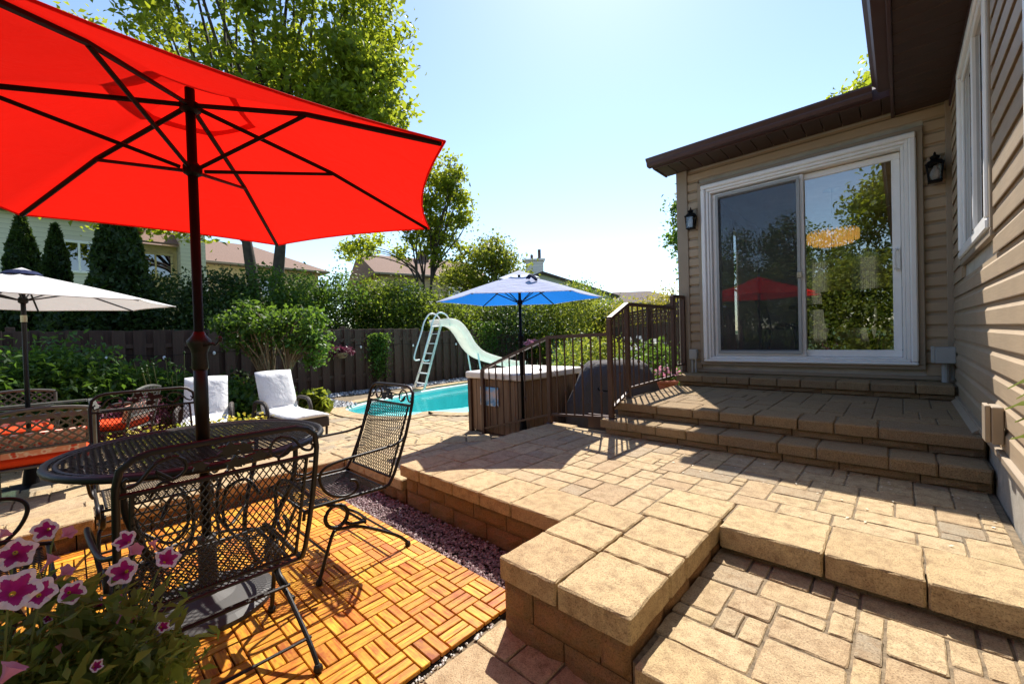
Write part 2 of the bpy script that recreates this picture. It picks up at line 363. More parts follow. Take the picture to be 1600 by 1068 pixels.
# tumbled stone block: irregular outline, chamfered top edge
def stone_mesh(w, d, h, step=.05, jit=.0014, bev=.004, b_side=True):
    hw, hd = w/2, d/2; out = []          # (x, y, inward direction)
    c = min(.007, w*.06, d*.06)
    cor = [(-hw, -hd), (hw, -hd), (hw, hd), (-hw, hd)]
    for k in range(4):
        (ax, ay), (bx, by) = cor[k], cor[(k+1) % 4]; L = math.hypot(bx-ax, by-ay); tx, ty = (bx-ax)/L, (by-ay)/L
        n = max(2, min(8, int(L/step)))
        for i in range(n+1):
            t = c+(L-2*c)*i/n; r_ = random.uniform(-jit, jit); e = i in (0, n)
            ix, iy = -ty, tx
            if e:
                s_ = 1 if i == 0 else -1; ix, iy = ix+tx*s_*.8, iy+ty*s_*.8
            out.append((ax+tx*t-ty*r_, ay+ty*t+tx*r_, ix, iy))
    n = len(out); vs = [(x, y, 0) for x, y, _, _ in out]+[(x, y, h-bev*random.uniform(.6, 1.3)) for x, y, _, _ in out]
    for x, y, ix, iy in out:
        b = bev*random.uniform(.5, 1.4); vs.append((x+ix*b, y+iy*b, h))
    fs = [tuple(range(2*n, 3*n))]
    for k in range(2):
        for i in range(n): j = (i+1) % n; fs.append((k*n+i, k*n+j, (k+1)*n+j, (k+1)*n+i))
    return vs, fs
def stone_obj(name, x0, x1, y0, y1, z0, z1, mat, parent, gap=.004, **kw):
    vs, fs = stone_mesh(x1-x0-2*gap, y1-y0-2*gap, z1-z0, **kw)
    me = bpy.data.meshes.new(name); me.from_pydata(vs, [], fs)
    return link(name, me, mat, parent, ((x0+x1)/2, (y0+y1)/2, z0))
def face_block(name, axis, c, a0, a1, z0, z1, depth, sgn, mat, parent):   # rough wall block with its face at plane c
    b = MB(); nu, nv = 5, 4; vs = []; g = .003
    for i in range(nu+1):
        for j in range(nv+1):
            u = i/nu; v = j/nv; e = min(u, 1-u, v, 1-v)
            out = (0 if e == 0 else random.uniform(.002, .012))-(.010 if e == 0 else 0)
            A = a0+g+(a1-a0-2*g)*u; Z = z0+g*.6+(z1-z0-1.2*g)*v
            vs.append((A, c+sgn*out, Z) if axis == 'x' else (c+sgn*out, A, Z))
    fs = [(i*(nv+1)+j, (i+1)*(nv+1)+j, (i+1)*(nv+1)+j+1, i*(nv+1)+j+1) for i in range(nu) for j in range(nv)]
    n0 = len(vs)
    ring = [0, nu*(nv+1), nu*(nv+1)+nv, nv]
    for k in ring:
        x, y, z = vs[k]; vs.append((x, y-sgn*depth, z) if axis == 'x' else (x-sgn*depth, y, z))
    edges = [[i*(nv+1) for i in range(nu+1)], [nu*(nv+1)+j for j in range(nv+1)], [i*(nv+1)+nv for i in range(nu, -1, -1)], [j for j in range(nv, -1, -1)]]
    for k, e in enumerate(edges): fs.append(tuple(e)+(n0+(k+1) % 4, n0+k))
    b.add(vs, fs); return b.build(name, mat, parent)
def rect_fill(W, Hh, sizes, ok=None):       # random rectangles on a unit grid
    occ = np.zeros((W, Hh), bool); out = []
    if ok is not None:
        for i in range(W):
            for j in range(Hh):
                if not ok(i, j): occ[i, j] = True
    for j in range(Hh):
        for i in range(W):
            if occ[i, j]: continue
            cand = random.sample(sizes, len(sizes))+[(1, 1)]
            for w, h in cand:
                if i+w <= W and j+h <= Hh and not occ[i:i+w, j:j+h].any():
                    if (w, h) == (1, 1) and False: continue
                    occ[i:i+w, j:j+h] = True; out.append((i, j, w, h)); break
    return out
SIZES = [(3, 3), (3, 2), (2, 3), (2, 2), (4, 3), (3, 4), (4, 2), (2, 4), (3, 2), (2, 3), (2, 2)]
def rocks(n, inside, zf, smin, smax, flat=.7):
    v = []; f = []; base = [(1, 0, 0), (-1, 0, 0), (0, 1, 0), (0, -1, 0), (0, 0, 1), (0, 0, -1)]
    F = [(0, 2, 4), (2, 1, 4), (1, 3, 4), (3, 0, 4), (2, 0, 5), (1, 2, 5), (3, 1, 5), (0, 3, 5)]
    for _ in range(n):
        x, y = inside(); s = random.uniform(smin, smax); a = random.random()*6.28; o = len(v); z = zf(x, y)
        for bx, by, bz in base:
            j = random.uniform(.65, 1.2); X = bx*s*j; Y = by*s*j*.8
            v.append((x+X*math.cos(a)-Y*math.sin(a)+random.uniform(-.2, .2)*s, y+X*math.sin(a)+Y*math.cos(a)+random.uniform(-.2, .2)*s, z+bz*s*flat*j+s*.3))
        f += [tuple(i+o for i in t) for t in F]
    me = bpy.data.meshes.new('rocks'); me.from_pydata(v, [], f); return me

# ------------------------------------------------------------------ ground, terrace, steps, patio, pool
def clamp(t): return max(0., min(1., t))
CAMP = Vector((0, 0, 1.17))
def seen(x, y, z, m=.06):               # is a point inside the photograph's field of view (used only to rank pieces by size)
    d = Vector((x, y, z))-CAMP; k = d.dot(fw)
    if k < .15: return None
    a = d.dot(r2)/k; b = d.dot(u2)/k
    return k if abs(a) < 1.232+m and abs(b) < .822+m else None
def zp(x, y):
    if x > -3.62 and (y-2.33) > (x+3.62)*1.19: return .02
    s = clamp((x+4.3)/.7); w = clamp((x+5.6)/1.9)
    if x <= -3.62: w *= clamp(1-(y-1.6-.73*s)/.6)
    return .02+.15*w
POOL = smoothpath([(-6.7, 3.12, 0), (-5.95, 3.12, 0), (-5.42, 3.42, 0), (-5.45, 3.85, 0), (-4.85, 4.2, 0), (-4.6, 5.2, 0), (-4.9, 6.6, 0), (-5.6, 7.9, 0), (-6.4, 9.1, 0), (-7.5, 9.35, 0), (-8.15, 8.3, 0), (-8.12, 6.5, 0), (-7.9, 5.2, 0), (-7.55, 4.1, 0), (-7.2, 3.4, 0)], 8, True)
POOL2 = [(p.x, p.y) for p in POOL]
def inpoly(x, y, P):
    c = False; n = len(P)
    for i in range(n):
        x1, y1 = P[i]; x2, y2 = P[i-1]
        if (y1 > y) != (y2 > y) and x < (x2-x1)*(y-y1)/(y2-y1)+x1: c = not c
    return c
def offs(P, d):
    n = len(P); out = []
    for i in range(n):
        a = Vector(P[i-1]); b = Vector(P[(i+1) % n]); t = (b-a).normalized(); out.append((P[i][0]+t.y*d, P[i][1]-t.x*d))
    return out
POOLO = offs(POOL2, .27)
g = MB(); ho = (-8.95, -4.2, 2.8, 9.8); big = 900
g.add([(-big, -big, -.03), (big, -big, -.03), (big, big, -.03), (-big, big, -.03), (ho[0], ho[2], -.03), (ho[1], ho[2], -.03), (ho[1], ho[3], -.03), (ho[0], ho[3], -.03)],
      [(0, 1, 5, 4), (1, 2, 6, 5), (2, 3, 7, 6), (3, 0, 4, 7)])
struct('ground', g.mesh(), 'grass')
# garden bed along the fence
b = MB(); b.box(-9.0, -6.75, -3.2, 2.75, -.1, .035); struct('garden_bed', b.mesh(), 'soil')
# patio base (joint sand) as a fine sheet with the pool left open
b = MB(); cs = .12; idx = {}
def vid(i, j):
    if (i, j) not in idx:
        x = -8.95+i*cs; y = -2.4+j*cs; idx[(i, j)] = len(b.v); b.v.append((x, y, zp(x, y)-.008))
    return idx[(i, j)]
for i in range(int(6.4/cs)):
    for j in range(int(12.4/cs)):
        x = -8.95+(i+.5)*cs; y = -2.4+(j+.5)*cs
        if inpoly(x, y, offs(POOL2, .1)) or (x < -6.75 and y < 2.75) or (x > -3.52 and y < 1.62): continue
        b.f.append((vid(i, j), vid(i+1, j), vid(i+1, j+1), vid(i, j+1))); b.m.append(0)
patio = struct('pool_patio', b.mesh(), 'sand')
u = .083; W = int(4.3/u); Hn = int(11.4/u); PX0, PY0 = -6.9, -2.2
def okp(i, j):
    x = PX0+(i+.5)*u; y = PY0+(j+.5)*u
    if inpoly(x, y, POOLO) or (x > -3.78 and y < 1.88) or x > -2.6: return False
    if y > 1.8 and x > -3.95 and abs((y-2.33)-(x+3.62)*1.19) < .30: return False
    if x < -6.7 and y < 2.7: return False
    return True
rects = rect_fill(W, Hn, SIZES, okp); cand = []
for (i, j, w, h) in rects:
    x0, y0 = PX0+i*u, PY0+j*u; x1, y1 = x0+w*u, y0+h*u; cx, cy = (x0+x1)/2, (y0+y1)/2
    k = seen(cx, cy, zp(cx, cy)); cand.append((k if k else 99, x0, x1, y0, y1))
cand.sort(); far = MB()
for q, (k, x0, x1, y0, y1) in enumerate(cand):
    z = zp((x0+x1)/2, (y0+y1)/2)
    if q < 230 and k < 90: stone_obj('paver', x0, x1, y0, y1, z-.05, z+random.uniform(-.002, .002), 'paver', patio, gap=.005, step=.09)
    else:
        vs, fs = stone_mesh(x1-x0-.011, y1-y0-.011, .05, step=.5, jit=.003); far.add([(a+(x0+x1)/2, c+(y0+y1)/2, d+z-.05) for a, c, d in vs], fs)
far.build('paver_field', 'paver_far', patio, kind='stuff', fixn=False)
# edge stones of the little landing by the rail, and the rim round the sunken deck
def rot_stone(name, cx, cy, w, d, z0, z1, ang, mat, parent):
    vs, fs = stone_mesh(w-.008, d-.008, z1-z0, bev=.007); me = bpy.data.meshes.new(name); me.from_pydata(vs, [], fs)
    return link(name, me, mat, parent, (cx, cy, z0), ang)
a = math.atan2(1.19, 1)
for k in range(5):
    s = -.30+k*.245; rot_stone('edge_stone', -3.62+s*math.cos(a)+.14*math.sin(a), 2.33+s*math.sin(a)-.14*math.cos(a), .235, .28, .06, .176, a, 'capstone', patio)
for k in range(3): rot_stone('edge_stone', -2.86, 3.02+k*.01+.16*k, .24, .15, .06, .176, PI/2+.1, 'capstone', patio)

deckwall = thing('retaining_wall', 'low rust brown block wall edging the sunken wooden deck beside the pool patio', 'wall')
y = -1.3
while y < 1.55:
    L = random.choice([.2, .24, .29, .33]); L = min(L, 1.60-y); face_block('block', 'y', -3.50, y, y+L, -.02, .10, .1, 1, 'wallblock', deckwall)
    y += L
y = -1.3
while y < 1.55:
    L = min(random.choice([.3, .36, .42]), 1.585-y); stone_obj('cap_stone', -3.79, -3.47, y, y+L, .10, .172, 'capstone', deckwall, bev=.007); y += L
x = -3.47
while x < -2.62:
    L = min(random.choice([.2, .26, .3]), -2.60-x); face_block('block', 'x', 1.61, x, x+L, -.02, .10, .1, -1, 'wallblock', deckwall); x += L
x = -3.79
while x < -2.62:
    L = min(random.choice([.32, .38]), -2.60-x)
    if L < .08: break
    stone_obj('cap_stone', x, x+L, 1.585, 1.88, .10, .172, 'capstone', deckwall, bev=.007); x += L

# terrace
b = MB(); b.box(-2.56, -.64, 1.66, 3.32, -.2, .280); b.box(-1.16, -.645, 1.2, 1.64, -.2, .276); b.box(-.62, .346, 2.07, 3.4, -.2, .280)
terr = struct('terrace', b.mesh(), 'sand')
u = .0706; X0, Y0 = -2.29, 1.885; W = round((.345-X0)/u); Hn = round((3.30-Y0)/u)
def okt(i, j):
    x = X0+(i+.5)*u; y = Y0+(j+.5)*u
    return not (x > -.92 and y < 2.30)
for (i, j, w, h) in rect_fill(W, Hn, SIZES, okt):
    x0, y0 = X0+i*u, Y0+j*u; stone_obj('paver', x0, x0+w*u, y0, y0+h*u, .225, .285+random.uniform(-.002, .0015), 'paver', terr, gap=.0035)
def caps_x(par, x0, x1, y0, y1, z0, z1, lens, mat='capstone', bev=.006):
    x = x0; k = 0
    while x < x1-.02:
        L = lens[k % len(lens)]; k += 1
        if x+L > x1-.08: L = x1-x
        stone_obj('cap_stone', x, x+L, y0, y1, z0, z1+random.uniform(-.002, .002), mat, par, bev=bev, gap=.003, jit=.002); x += L
def blocks(par, axis, c, a0, a1, courses, sgn, lens, mat='wallblock', depth=.12):
    for r_, (z0, z1) in enumerate(courses):
        x = a0-(.12 if r_ % 2 else 0); k = r_
        while x < a1-.01:
            L = lens[k % len(lens)]; k += 1; s = max(x, a0); e = min(x+L, a1)
            if a1-e < .05: e = a1
            if e-s > .02: face_block('block', axis, c, s, e, z0, z1, depth, sgn, mat, par)
            x = e if e > x else x+L
tw = thing('retaining_wall', 'tall rust brown block wall with tan cap stones holding up the paved terrace', 'wall')
caps_x(tw, -2.60, -1.19, 1.57, 1.885, .215, .289, [.24, .13, .22, .24, .25, .33])
for y0, y1 in ((1.885, 2.2), (2.2, 2.46), (2.46, 2.80), (2.80, 3.05), (3.05, 3.36)): stone_obj('cap_stone', -2.60, -2.293, y0, y1, .215, .288, 'capstone', tw, bev=.006)
blocks(tw, 'x', 1.605, -2.575, -1.165, [(-.02, .10), (.10, .213)], -1, [.27, .25, .3, .28])
blocks(tw, 'y', -2.575, 1.61, 3.33, [(-.02, .10), (.10, .213)], -1, [.3, .26])
# projecting pier with its six big caps
for (x0, x1, y0, y1) in ((-1.19, -.905, 1.15, 1.44), (-1.19, -.905, 1.44, 1.66), (-1.19, -.905, 1.66, 1.883), (-.903, -.615, 1.15, 1.46), (-.903, -.615, 1.46, 1.62), (-.903, -.615, 1.62, 1.883), (-.945, -.618, 1.886, 2.07), (-.945, -.618, 2.07, 2.303)):
    stone_obj('cap_stone', x0, x1, y0, y1, .205, .291, 'capstone', tw, bev=.006, gap=.004, jit=.002, step=.035)
for (x0, x1) in ((-1.19, -.905), (-.903, -.615)): pass
blocks(tw, 'x', 1.165, -1.18, -.625, [(-.03, .075), (.075, .205)], -1, [.29, .27])
blocks(tw, 'y', -1.175, 1.17, 1.60, [(-.02, .09), (.09, .205)], -1, [.23, .27])
blocks(tw, 'y', -.63, 1.17, 2.05, [(.10, .205)], 1, [.28, .24])
# step from the low walkway to the terrace
stp = thing('garden_step', 'long tan stone step edge between the near walkway and the terrace by the house wall', 'step')
for (x0, x1) in ((-.612, -.232), (-.232, .055), (.055, .343)): stone_obj('cap_stone', x0, x1, 1.985, 2.304, .195, .289, 'capstone', stp, bev=.006, gap=.003, step=.035, jit=.002)
blocks(stp, 'x', 2.03, -.62, .343, [(.10, .195)], -1, [.33, .3], 'darkstep')
# walkway at right (low) and the strip of paving at the deck's near edge
b = MB(); b.box(-.615, .346, 1.16, 2.06, -.1, .159); b.box(-.2, .346, -1.2, 1.16, -.1, .159)
walk = struct('walkway', b.mesh(), 'sand')
caps_x(walk, -.60, .345, 1.13, 1.32, .09, .167, [.34, .3, .32])
u = .072; X0, Y0 = -.625, 1.322; W = int((.345-X0)/u)+1; Hn = int((2.04-Y0)/u)+1
for (i, j, w, h) in rect_fill(W, Hn, [(4, 2), (2, 2), (3, 2), (2, 3), (4, 3), (1, 2), (2, 1), (3, 3)], None):
    x0, y0 = X0+i*u, Y0+j*u
    stone_obj('paver', x0, min(x0+w*u, .345), y0, min(y0+h*u, 2.05), .10, .165+random.uniform(-.002, .002), 'paver', walk, gap=.0045, step=.035, bev=.004)
b = MB(); b.box(-1.235, -.2, -1.2, 1.2, -.1, -.006); low = struct('lower_paving', b.mesh(), 'sand')
u = .082; X0, Y0 = -1.215, -.6; W = 12; Hn = 22
for (i, j, w, h) in rect_fill(W, Hn, SIZES, None):
    x0, y0 = X0+i*u, Y0+j*u; stone_obj('paver', x0, x0+w*u, y0, y0+h*u, -.06, random.uniform(-.002, .003), 'paver', low, gap=.004)
# wide house steps
st = thing('stone_steps', 'wide brown stone steps climbing to the sliding door of the house', 'steps')
b = MB(); b.box(-1.90, .345, 3.50, 5.345, .0, .532); b.box(-1.90, .345, 3.27, 3.6, .0, .405); b.box(-1.90, .345, 4.98, 5.345, .5, .652); b.build('core', 'sand', st)
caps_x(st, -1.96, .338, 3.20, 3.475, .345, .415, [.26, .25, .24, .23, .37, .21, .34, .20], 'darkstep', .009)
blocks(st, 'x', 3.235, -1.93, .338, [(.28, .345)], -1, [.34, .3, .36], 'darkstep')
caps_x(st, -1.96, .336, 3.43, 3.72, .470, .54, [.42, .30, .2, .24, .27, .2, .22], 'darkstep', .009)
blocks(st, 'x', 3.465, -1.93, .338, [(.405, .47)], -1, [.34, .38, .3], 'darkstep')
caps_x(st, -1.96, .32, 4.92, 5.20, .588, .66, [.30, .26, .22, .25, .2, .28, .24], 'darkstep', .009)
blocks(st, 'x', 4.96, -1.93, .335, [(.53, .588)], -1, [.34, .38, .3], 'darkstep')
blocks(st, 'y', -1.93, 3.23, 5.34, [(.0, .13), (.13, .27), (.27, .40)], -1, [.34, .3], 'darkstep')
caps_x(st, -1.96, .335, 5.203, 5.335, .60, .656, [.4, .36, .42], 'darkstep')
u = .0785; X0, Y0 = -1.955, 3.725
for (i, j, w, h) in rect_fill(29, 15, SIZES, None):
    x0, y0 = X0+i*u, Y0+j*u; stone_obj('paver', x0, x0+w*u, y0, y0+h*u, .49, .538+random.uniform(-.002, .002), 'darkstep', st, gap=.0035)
# deck of parquet tiles: three slats to a square
dk = MB(); dk.box(-3.42, -1.233, -1.2, 1.335, -.02, .004); deck = struct('wooden_deck', dk.mesh(), 'slat_grid')
P = .13; sw = P/3; sm = MB(); sm.rbox(-P/2+.003, P/2-.003, -sw/2+.0022, sw/2-.0036, 0, .016, .002); slat_me = sm.mesh('slat'); slat_me.materials.append(MAT['slat'])
bmx = bmesh.new(); bmx.from_mesh(slat_me); bmesh.ops.recalc_face_normals(bmx, faces=bmx.faces); bmx.to_mesh(slat_me); bmx.free()
sl_ = []
for i in range(17):
    for j in range(19):
        cx, cy = -1.235-(i+.5)*P, 1.33-(j+.5)*P
        for k in (-1, 0, 1):
            if (i+j) % 2: x, y, rz = cx, cy+k*sw, 0
            else: x, y, rz = cx+k*sw, cy, PI/2
            d = seen(x, y, .02); sl_.append((d if d else 99, x, y, rz))
sl_.sort(); rest = MB()
for q, (d, x, y, rz) in enumerate(sl_):
    if q < 300: link('slat', slat_me, None, deck, (x, y, .004+random.uniform(0, .0025)), rz+random.uniform(-.006, .006))
    elif d < 90:
        c, s = math.cos(rz), math.sin(rz); hx, hy = P/2-.003, sw/2-.0036; q4 = [(-hx, -hy), (hx, -hy), (hx, hy), (-hx, hy)]; q4 = [(x+a*c-b_*s, y+a*s+b_*c) for a, b_ in q4]; rest.prism(q4, .004, .021)
def wood2():
    m, N, L, B = newmat('slat_far'); r = N.new('ShaderNodeNewGeometry').outputs['Random Per Island']
    c = ramp(N, L, r, [(0, (.56, .205, .008)), (.25, (.64, .300, .016)), (.5, (.47, .120, .005)), (.72, (.70, .390, .030)), (1, (.60, .245, .010))])
    n = noise(N, L, pos(N), 40, 4); L.new(mixc(N, L, ramp(N, L, n, [(.4, (0,)*3), (.7, (.6,)*3)]), c, (.27, .055, .004)), B.inputs['Base Color']); B.inputs['Roughness'].default_value = .5
wood2()
if rest.v: rest.build('slat_field', 'slat_far', deck, kind='stuff')
b = MB(); b.box(-3.5, -1.2, -1.3, 1.64, -.12, -.015); struct('gravel_bed', b.mesh(), 'soil')
def ing():
    while 1:
        x = random.uniform(-3.49, -1.18); y = random.uniform(-1.2, 1.6)
        if y > 1.335 or x < -3.42: return x, y
link('gravel', rocks(6500, ing, lambda x, y: -.008+random.uniform(0, .014), .006, .0135), 'gravel', kind='stuff'); tag(bpy.data.objects['gravel'], 'dark purple gravel strip between the wooden deck and the block wall', 'gravel')
def inw():
    t = random.random()
    if t < .6: return random.uniform(-3.3, -2.5), 1.35+random.gauss(0, .014)
    return -1.222+random.gauss(0, .006), random.uniform(-.2, 1.15)
link('white_pebbles', rocks(420, inw, lambda x, y: .0, .005, .011), 'white_pebble', kind='stuff'); tag(bpy.data.objects['white_pebbles'], 'thin line of small white pebbles along the deck edge', 'pebbles')
# pool
pool = bpy.data.objects.new('swimming_pool', None); COL.objects.link(pool); pool['kind'] = 'structure'
n = len(POOL2); b = MB()
b.add([(x, y, .0) for x, y in POOL2]+[(x, y, -1.15) for x, y in POOL2], [(i, (i+1) % n, n+(i+1) % n, n+i) for i in range(n)]+[tuple(range(n, 2*n))])
b.build('basin', 'pool_liner', pool, fixn=False)
ins = offs(POOL2, -.012)
b = MB(); b.add([(x, y, -.10) for x, y in ins], [tuple(range(n))]); b.build('water', 'water', pool, fixn=False)
b = MB(); i2 = offs(POOL2, -.004); i3 = offs(POOL2, -.03)
b.add([(x, y, -.002) for x, y in i2]+[(x, y, -.03) for x, y in i3]+[(x, y, -.085) for x, y in i2], [(i, (i+1) % n, n+(i+1) % n, n+i) for i in range(n)]+[(n+i, n+(i+1) % n, 2*n+(i+1) % n, 2*n+i) for i in range(n)])
b.build('rim', 'pool_white', pool, fixn=False)
shelf = [(-6.95, 3.2), (-6.0, 3.17), (-5.5, 3.45), (-5.52, 3.95), (-4.95, 4.28), (-4.7, 5.2), (-4.98, 6.5), (-6.2, 6.6), (-6.3, 5.2), (-6.6, 4.5), (-7.1, 4.1)]
b = MB(); b.prism(shelf, -1.14, -.20); b.build('refraction_shelf', 'pool_light', pool)  # pale raised shelf added to stand in for the floor seen by refraction
# coping stones
L = 0; pts = POOL2+[POOL2[0]]; po = POOLO+[POOLO[0]]; i = 0
while i < n:
    st_ = 2; j = min(i+st_, n); b = MB(); mid = (i+j)//2
    poly = [pts[i], pts[mid], pts[j], po[j], po[mid], po[i]]; cx = sum(p[0] for p in poly)/6; cy = sum(p[1] for p in poly)/6
    poly = [(cx+(p[0]-cx)*.97, cy+(p[1]-cy)*.985) for p in poly]; b.prism(poly, -.03, zp(cx, cy)+.012); b.build('coping_stone', 'paver', pool); i = j
def inpb():
    return (random.uniform(-8.98, -8.5), random.uniform(2.8, 9)) if random.random() < .6 else (random.uniform(-8.9, -7.1), random.uniform(2.75, 3.5))
link('pebble_bed', rocks(1500, inpb, lambda x, y: .02, .03, .06), 'pebble', kind='stuff'); tag(bpy.data.objects['pebble_bed'], 'grey river pebbles along the foot of the brown fence', 'pebbles')

# ------------------------------------------------------------------ the house
house = thing('house', 'taupe sided house with dark brown eaves, white sliding door and tall side wall at right', 'house')
b = MB()
b.box(-2.02, -1.74, 5.37, 5.47, .4, 3.17); b.box(.105, .36, 5.37, 5.47, .4, 3.17); b.box(-1.74, .105, 5.37, 5.47, 2.915, 3.17); b.box(-1.74, .105, 5.37, 5.47, .4, .80)
# side wall with two windows, back wall with two windows, right wall of the room
def wall_holes(mb, axis, c0, c1, a0, a1, z0, z1, holes):
    e = sorted(set([a0, a1]+[h[0] for h in holes]+[h[1] for h in holes]))
    for s, t in zip(e[:-1], e[1:]):
        hs = [h for h in holes if h[0] <= s and h[1] >= t]
        segs = [(z0, z1)] if not hs else [(z0, hs[0][2]), (hs[0][3], z1)]
        for q0, q1 in segs:
            if axis == 'y': mb.box(c0, c1, s, t, q0, q1)
            else: mb.box(s, t, c0, c1, q0, q1)
wall_holes(b, 'y', -2.02, -1.92, 5.475, 9.0, .4, 3.17, [(5.85, 7.0, 1.1, 2.75), (7.25, 8.6, 1.1, 2.75)])
wall_holes(b, 'x', 9.0, 9.1, -2.02, 2.4, .4, 3.17, [(-1.2, -.95, 1.0, 2.5), (-.55, -.3, 1.0, 2.5)])
b.box(2.3, 2.4, 5.475, 8.995, .4, 3.17); b.box(.37, 2.3, 5.37, 5.47, .4, 3.17)
b.build('wall', 'room_wall', house)
b = MB(); b.box(-1.915, 2.29, 5.475, 8.99, .6, .735); b.build('room_floor', 'room_floor', house)
b = MB(); b.box(-1.915, 2.29, 5.475, 8.99, 3.06, 3.14); b.build('room_ceiling', 'room_ceiling', house)
b = MB(); b.box(.362, 6.5, -3.5, 5.36, .56, 3.13); b.build('main_wall', 'room_wall', house)
b = MB(); b.box(.352, 6.4, -3.5, 5.355, -.1, .55); b.box(-2.0, .3, 5.36, 5.40, -.1, .64); b.build('foundation', 'concrete', house)
# siding: overlapping boards
EXP = .116
PROF = [(-.006, .016), (.008, .010), (.0145, .004), (.016, .009), (.0155, .080), (.009, .090), (.005, .098), (.004, EXP+.006), (-.006, EXP+.006)]
def board_y(y0, y1, z):        # on the right-hand wall, facing -X
    m = MB(); m.extr(PROF, (.354, y0, z), (.354, y1, z), (-1, 0, 0)); m.build('siding_board', 'siding', house)
PROFX = [(-.006, .020), (.008, .014), (.020, .004), (.023, .010), (.0225, .084), (.010, .096), (.004, .104), (.003, EXP+.01), (-.006, EXP+.01)]
def board_x(x0, x1, z):
    m = MB(); m.extr(PROFX, (x0, 5.362, z), (x1, 5.362, z), (0, -1, 0)); m.build('siding_board', 'siding', house)
WINS = [(3.15, 4.60, 1.60, 3.06), (1.2, 2.33, 1.42, 3.06)]
z = .575
while z < 3.12:
    segs = [(-2.0, 5.31)]
    for (a0, a1, w0, w1) in WINS:
        if z+EXP*.9 > w0 and z+.01 < w1:
            ns = []
            for s, t in segs:
                if s < a0 < t: ns.append((s, a0))
                if s < a1 < t: ns.append((a1, t))
                if a1 <= s or a0 >= t: ns.append((s, t))
            segs = ns
    for s, t in segs: board_y(s, t, z)
    z += EXP
z = .70
while z < 3.10:
    if z+EXP*.9 < .80 or z > 2.93: board_x(-1.93, .315, z)
    else: board_x(-1.93, -1.80, z); board_x(.165, .315, z)
    z += EXP
b = MB(); b.rbox(-2.06, -1.925, 5.325, 5.40, .64, 3.172, .006); b.rbox(-2.06, -2.018, 5.402, 5.50, .64, 3.172, .006); b.build('corner_post', 'taupe_trim', house)
b = MB(); b.rbox(.305, .352, 5.318, 5.36, .62, 3.172, .004); b.build('corner_post', 'taupe_trim', house)
b = MB(); b.rbox(.318, .356, -2.0, 5.3, .545, .578, .004); b.build('starter_strip', 'taupe_trim', house)
b = MB(); b.rbox(-1.93, .30, 5.325, 5.364, .665, .70, .004); b.build('starter_strip', 'taupe_trim', house)
b = MB(); b.extr([(0, 0), (.055, 0), (.02, .03), (0, .04)], (.345, 3.52, .542), (.345, 4.90, .542), (-1, 0, 0)); b.build('flashing', 'taupe_trim', house)
# windows of the right-hand wall
for (a0, a1, w0, w1) in WINS:
    f = MB(); t = .055
    f.rbox(.318, .36, a0+.045, a1-.045, w0+.045, w0+.045+t, .008); f.rbox(.318, .36, a0+.045, a1-.045, w1-.045-t, w1-.045, .008)
    f.rbox(.318, .36, a0+.045, a0+.045+t, w0+.103, w1-.103, .008); f.rbox(.318, .36, a1-.045-t, a1-.045, w0+.103, w1-.103, .008)
    wf = f.build('window', 'white_vinyl', house)
    f = MB(); s = .1; my = (a0+a1)/2
    for q0, q1 in ((a0+s+.003, my-.004), (my+.004, a1-s-.003)):
        k = .045; x = .332 if q0 < my else .34
        f.rbox(x, .356, q0, q1, w0+s+.003, w0+s+k, .005); f.rbox(x, .356, q0, q1, w1-s-k, w1-s-.003, .005)
        f.rbox(x, .356, q0, q0+k, w0+s+k+.002, w1-s-k-.002, .005); f.rbox(x, .356, q1-k, q1, w0+s+k+.002, w1-s-k-.002, .005)
    f.build('sash', 'white_vinyl', wf)
    f = MB(); f.box(.351, .354, a0+s+.03, a1-s-.03, w0+s+.03, w1-s-.03); f.build('pane', 'dark_glass', wf)
    f = MB(); k = .042
    f.rbox(.330, .358, a0, a1, w0, w0+k, .004); f.rbox(.330, .358, a0, a1, w1-k, w1, .004); f.rbox(.330, .358, a0, a0+k, w0+k+.001, w1-k-.001, .004); f.rbox(.330, .358, a1-k, a1, w0+k+.001, w1-k-.001, .004)
    f.build('trim', 'taupe_trim', wf)
# sliding door
door = MB(); X0, X1, Z0, Z1 = -1.752, .118, .797, 2.918
def frame(mb, x0, x1, z0, z1, t, y0, y1, bv=.006, tb=None):
    tb = tb or t
    mb.rbox(x0, x1, y0, y1, z0, z0+tb, bv); mb.rbox(x0, x1, y0, y1, z1-t, z1, bv); mb.rbox(x0, x0+t, y0, y1, z0+tb+.0005, z1-t-.0005, bv); mb.rbox(x1-t, x1, y0, y1, z0+tb+.0005, z1-t-.0005, bv)
frame(door, X0, X1, Z0, Z1, .05, 5.27, 5.37, .010, .03); frame(door, X0+.051, X1-.051, Z0+.031, Z1-.051, .03, 5.292, 5.40, .005, .02); frame(door, X0+.082, X1-.082, Z0+.052, Z1-.082, .022, 5.31, 5.44, .004, .015)
dr = door.build('sliding_door', 'white_vinyl', house)
b = MB(); frame(b, X0-.045, X1+.045, Z0-.04, Z1+.045, .044, 5.305, 5.362, .004); b.build('trim', 'taupe_trim', dr)
b = MB(); frame(b, -.80, .012, .865, 2.80, .062, 5.395, 5.425, .006, .07); b.build('fixed_panel', 'white_vinyl', dr)
b = MB(); b.box(-.75, -.04, 5.408, 5.412, .93, 2.75); b.build('pane', 'door_glass', dr)
b = MB(); frame(b, -1.645, -.735, .865, 2.80, .062, 5.355, 5.388, .006, .07); b.build('sliding_panel', 'white_vinyl', dr)
b = MB(); b.box(-1.59, -.79, 5.369, 5.373, .93, 2.75); b.build('pane', 'door_glass', dr)
b = MB(); frame(b, -1.60, -.765, .895, 2.775, .03, 5.318, 5.334, .003); b.build('screen_frame', 'grey_pvc', dr)
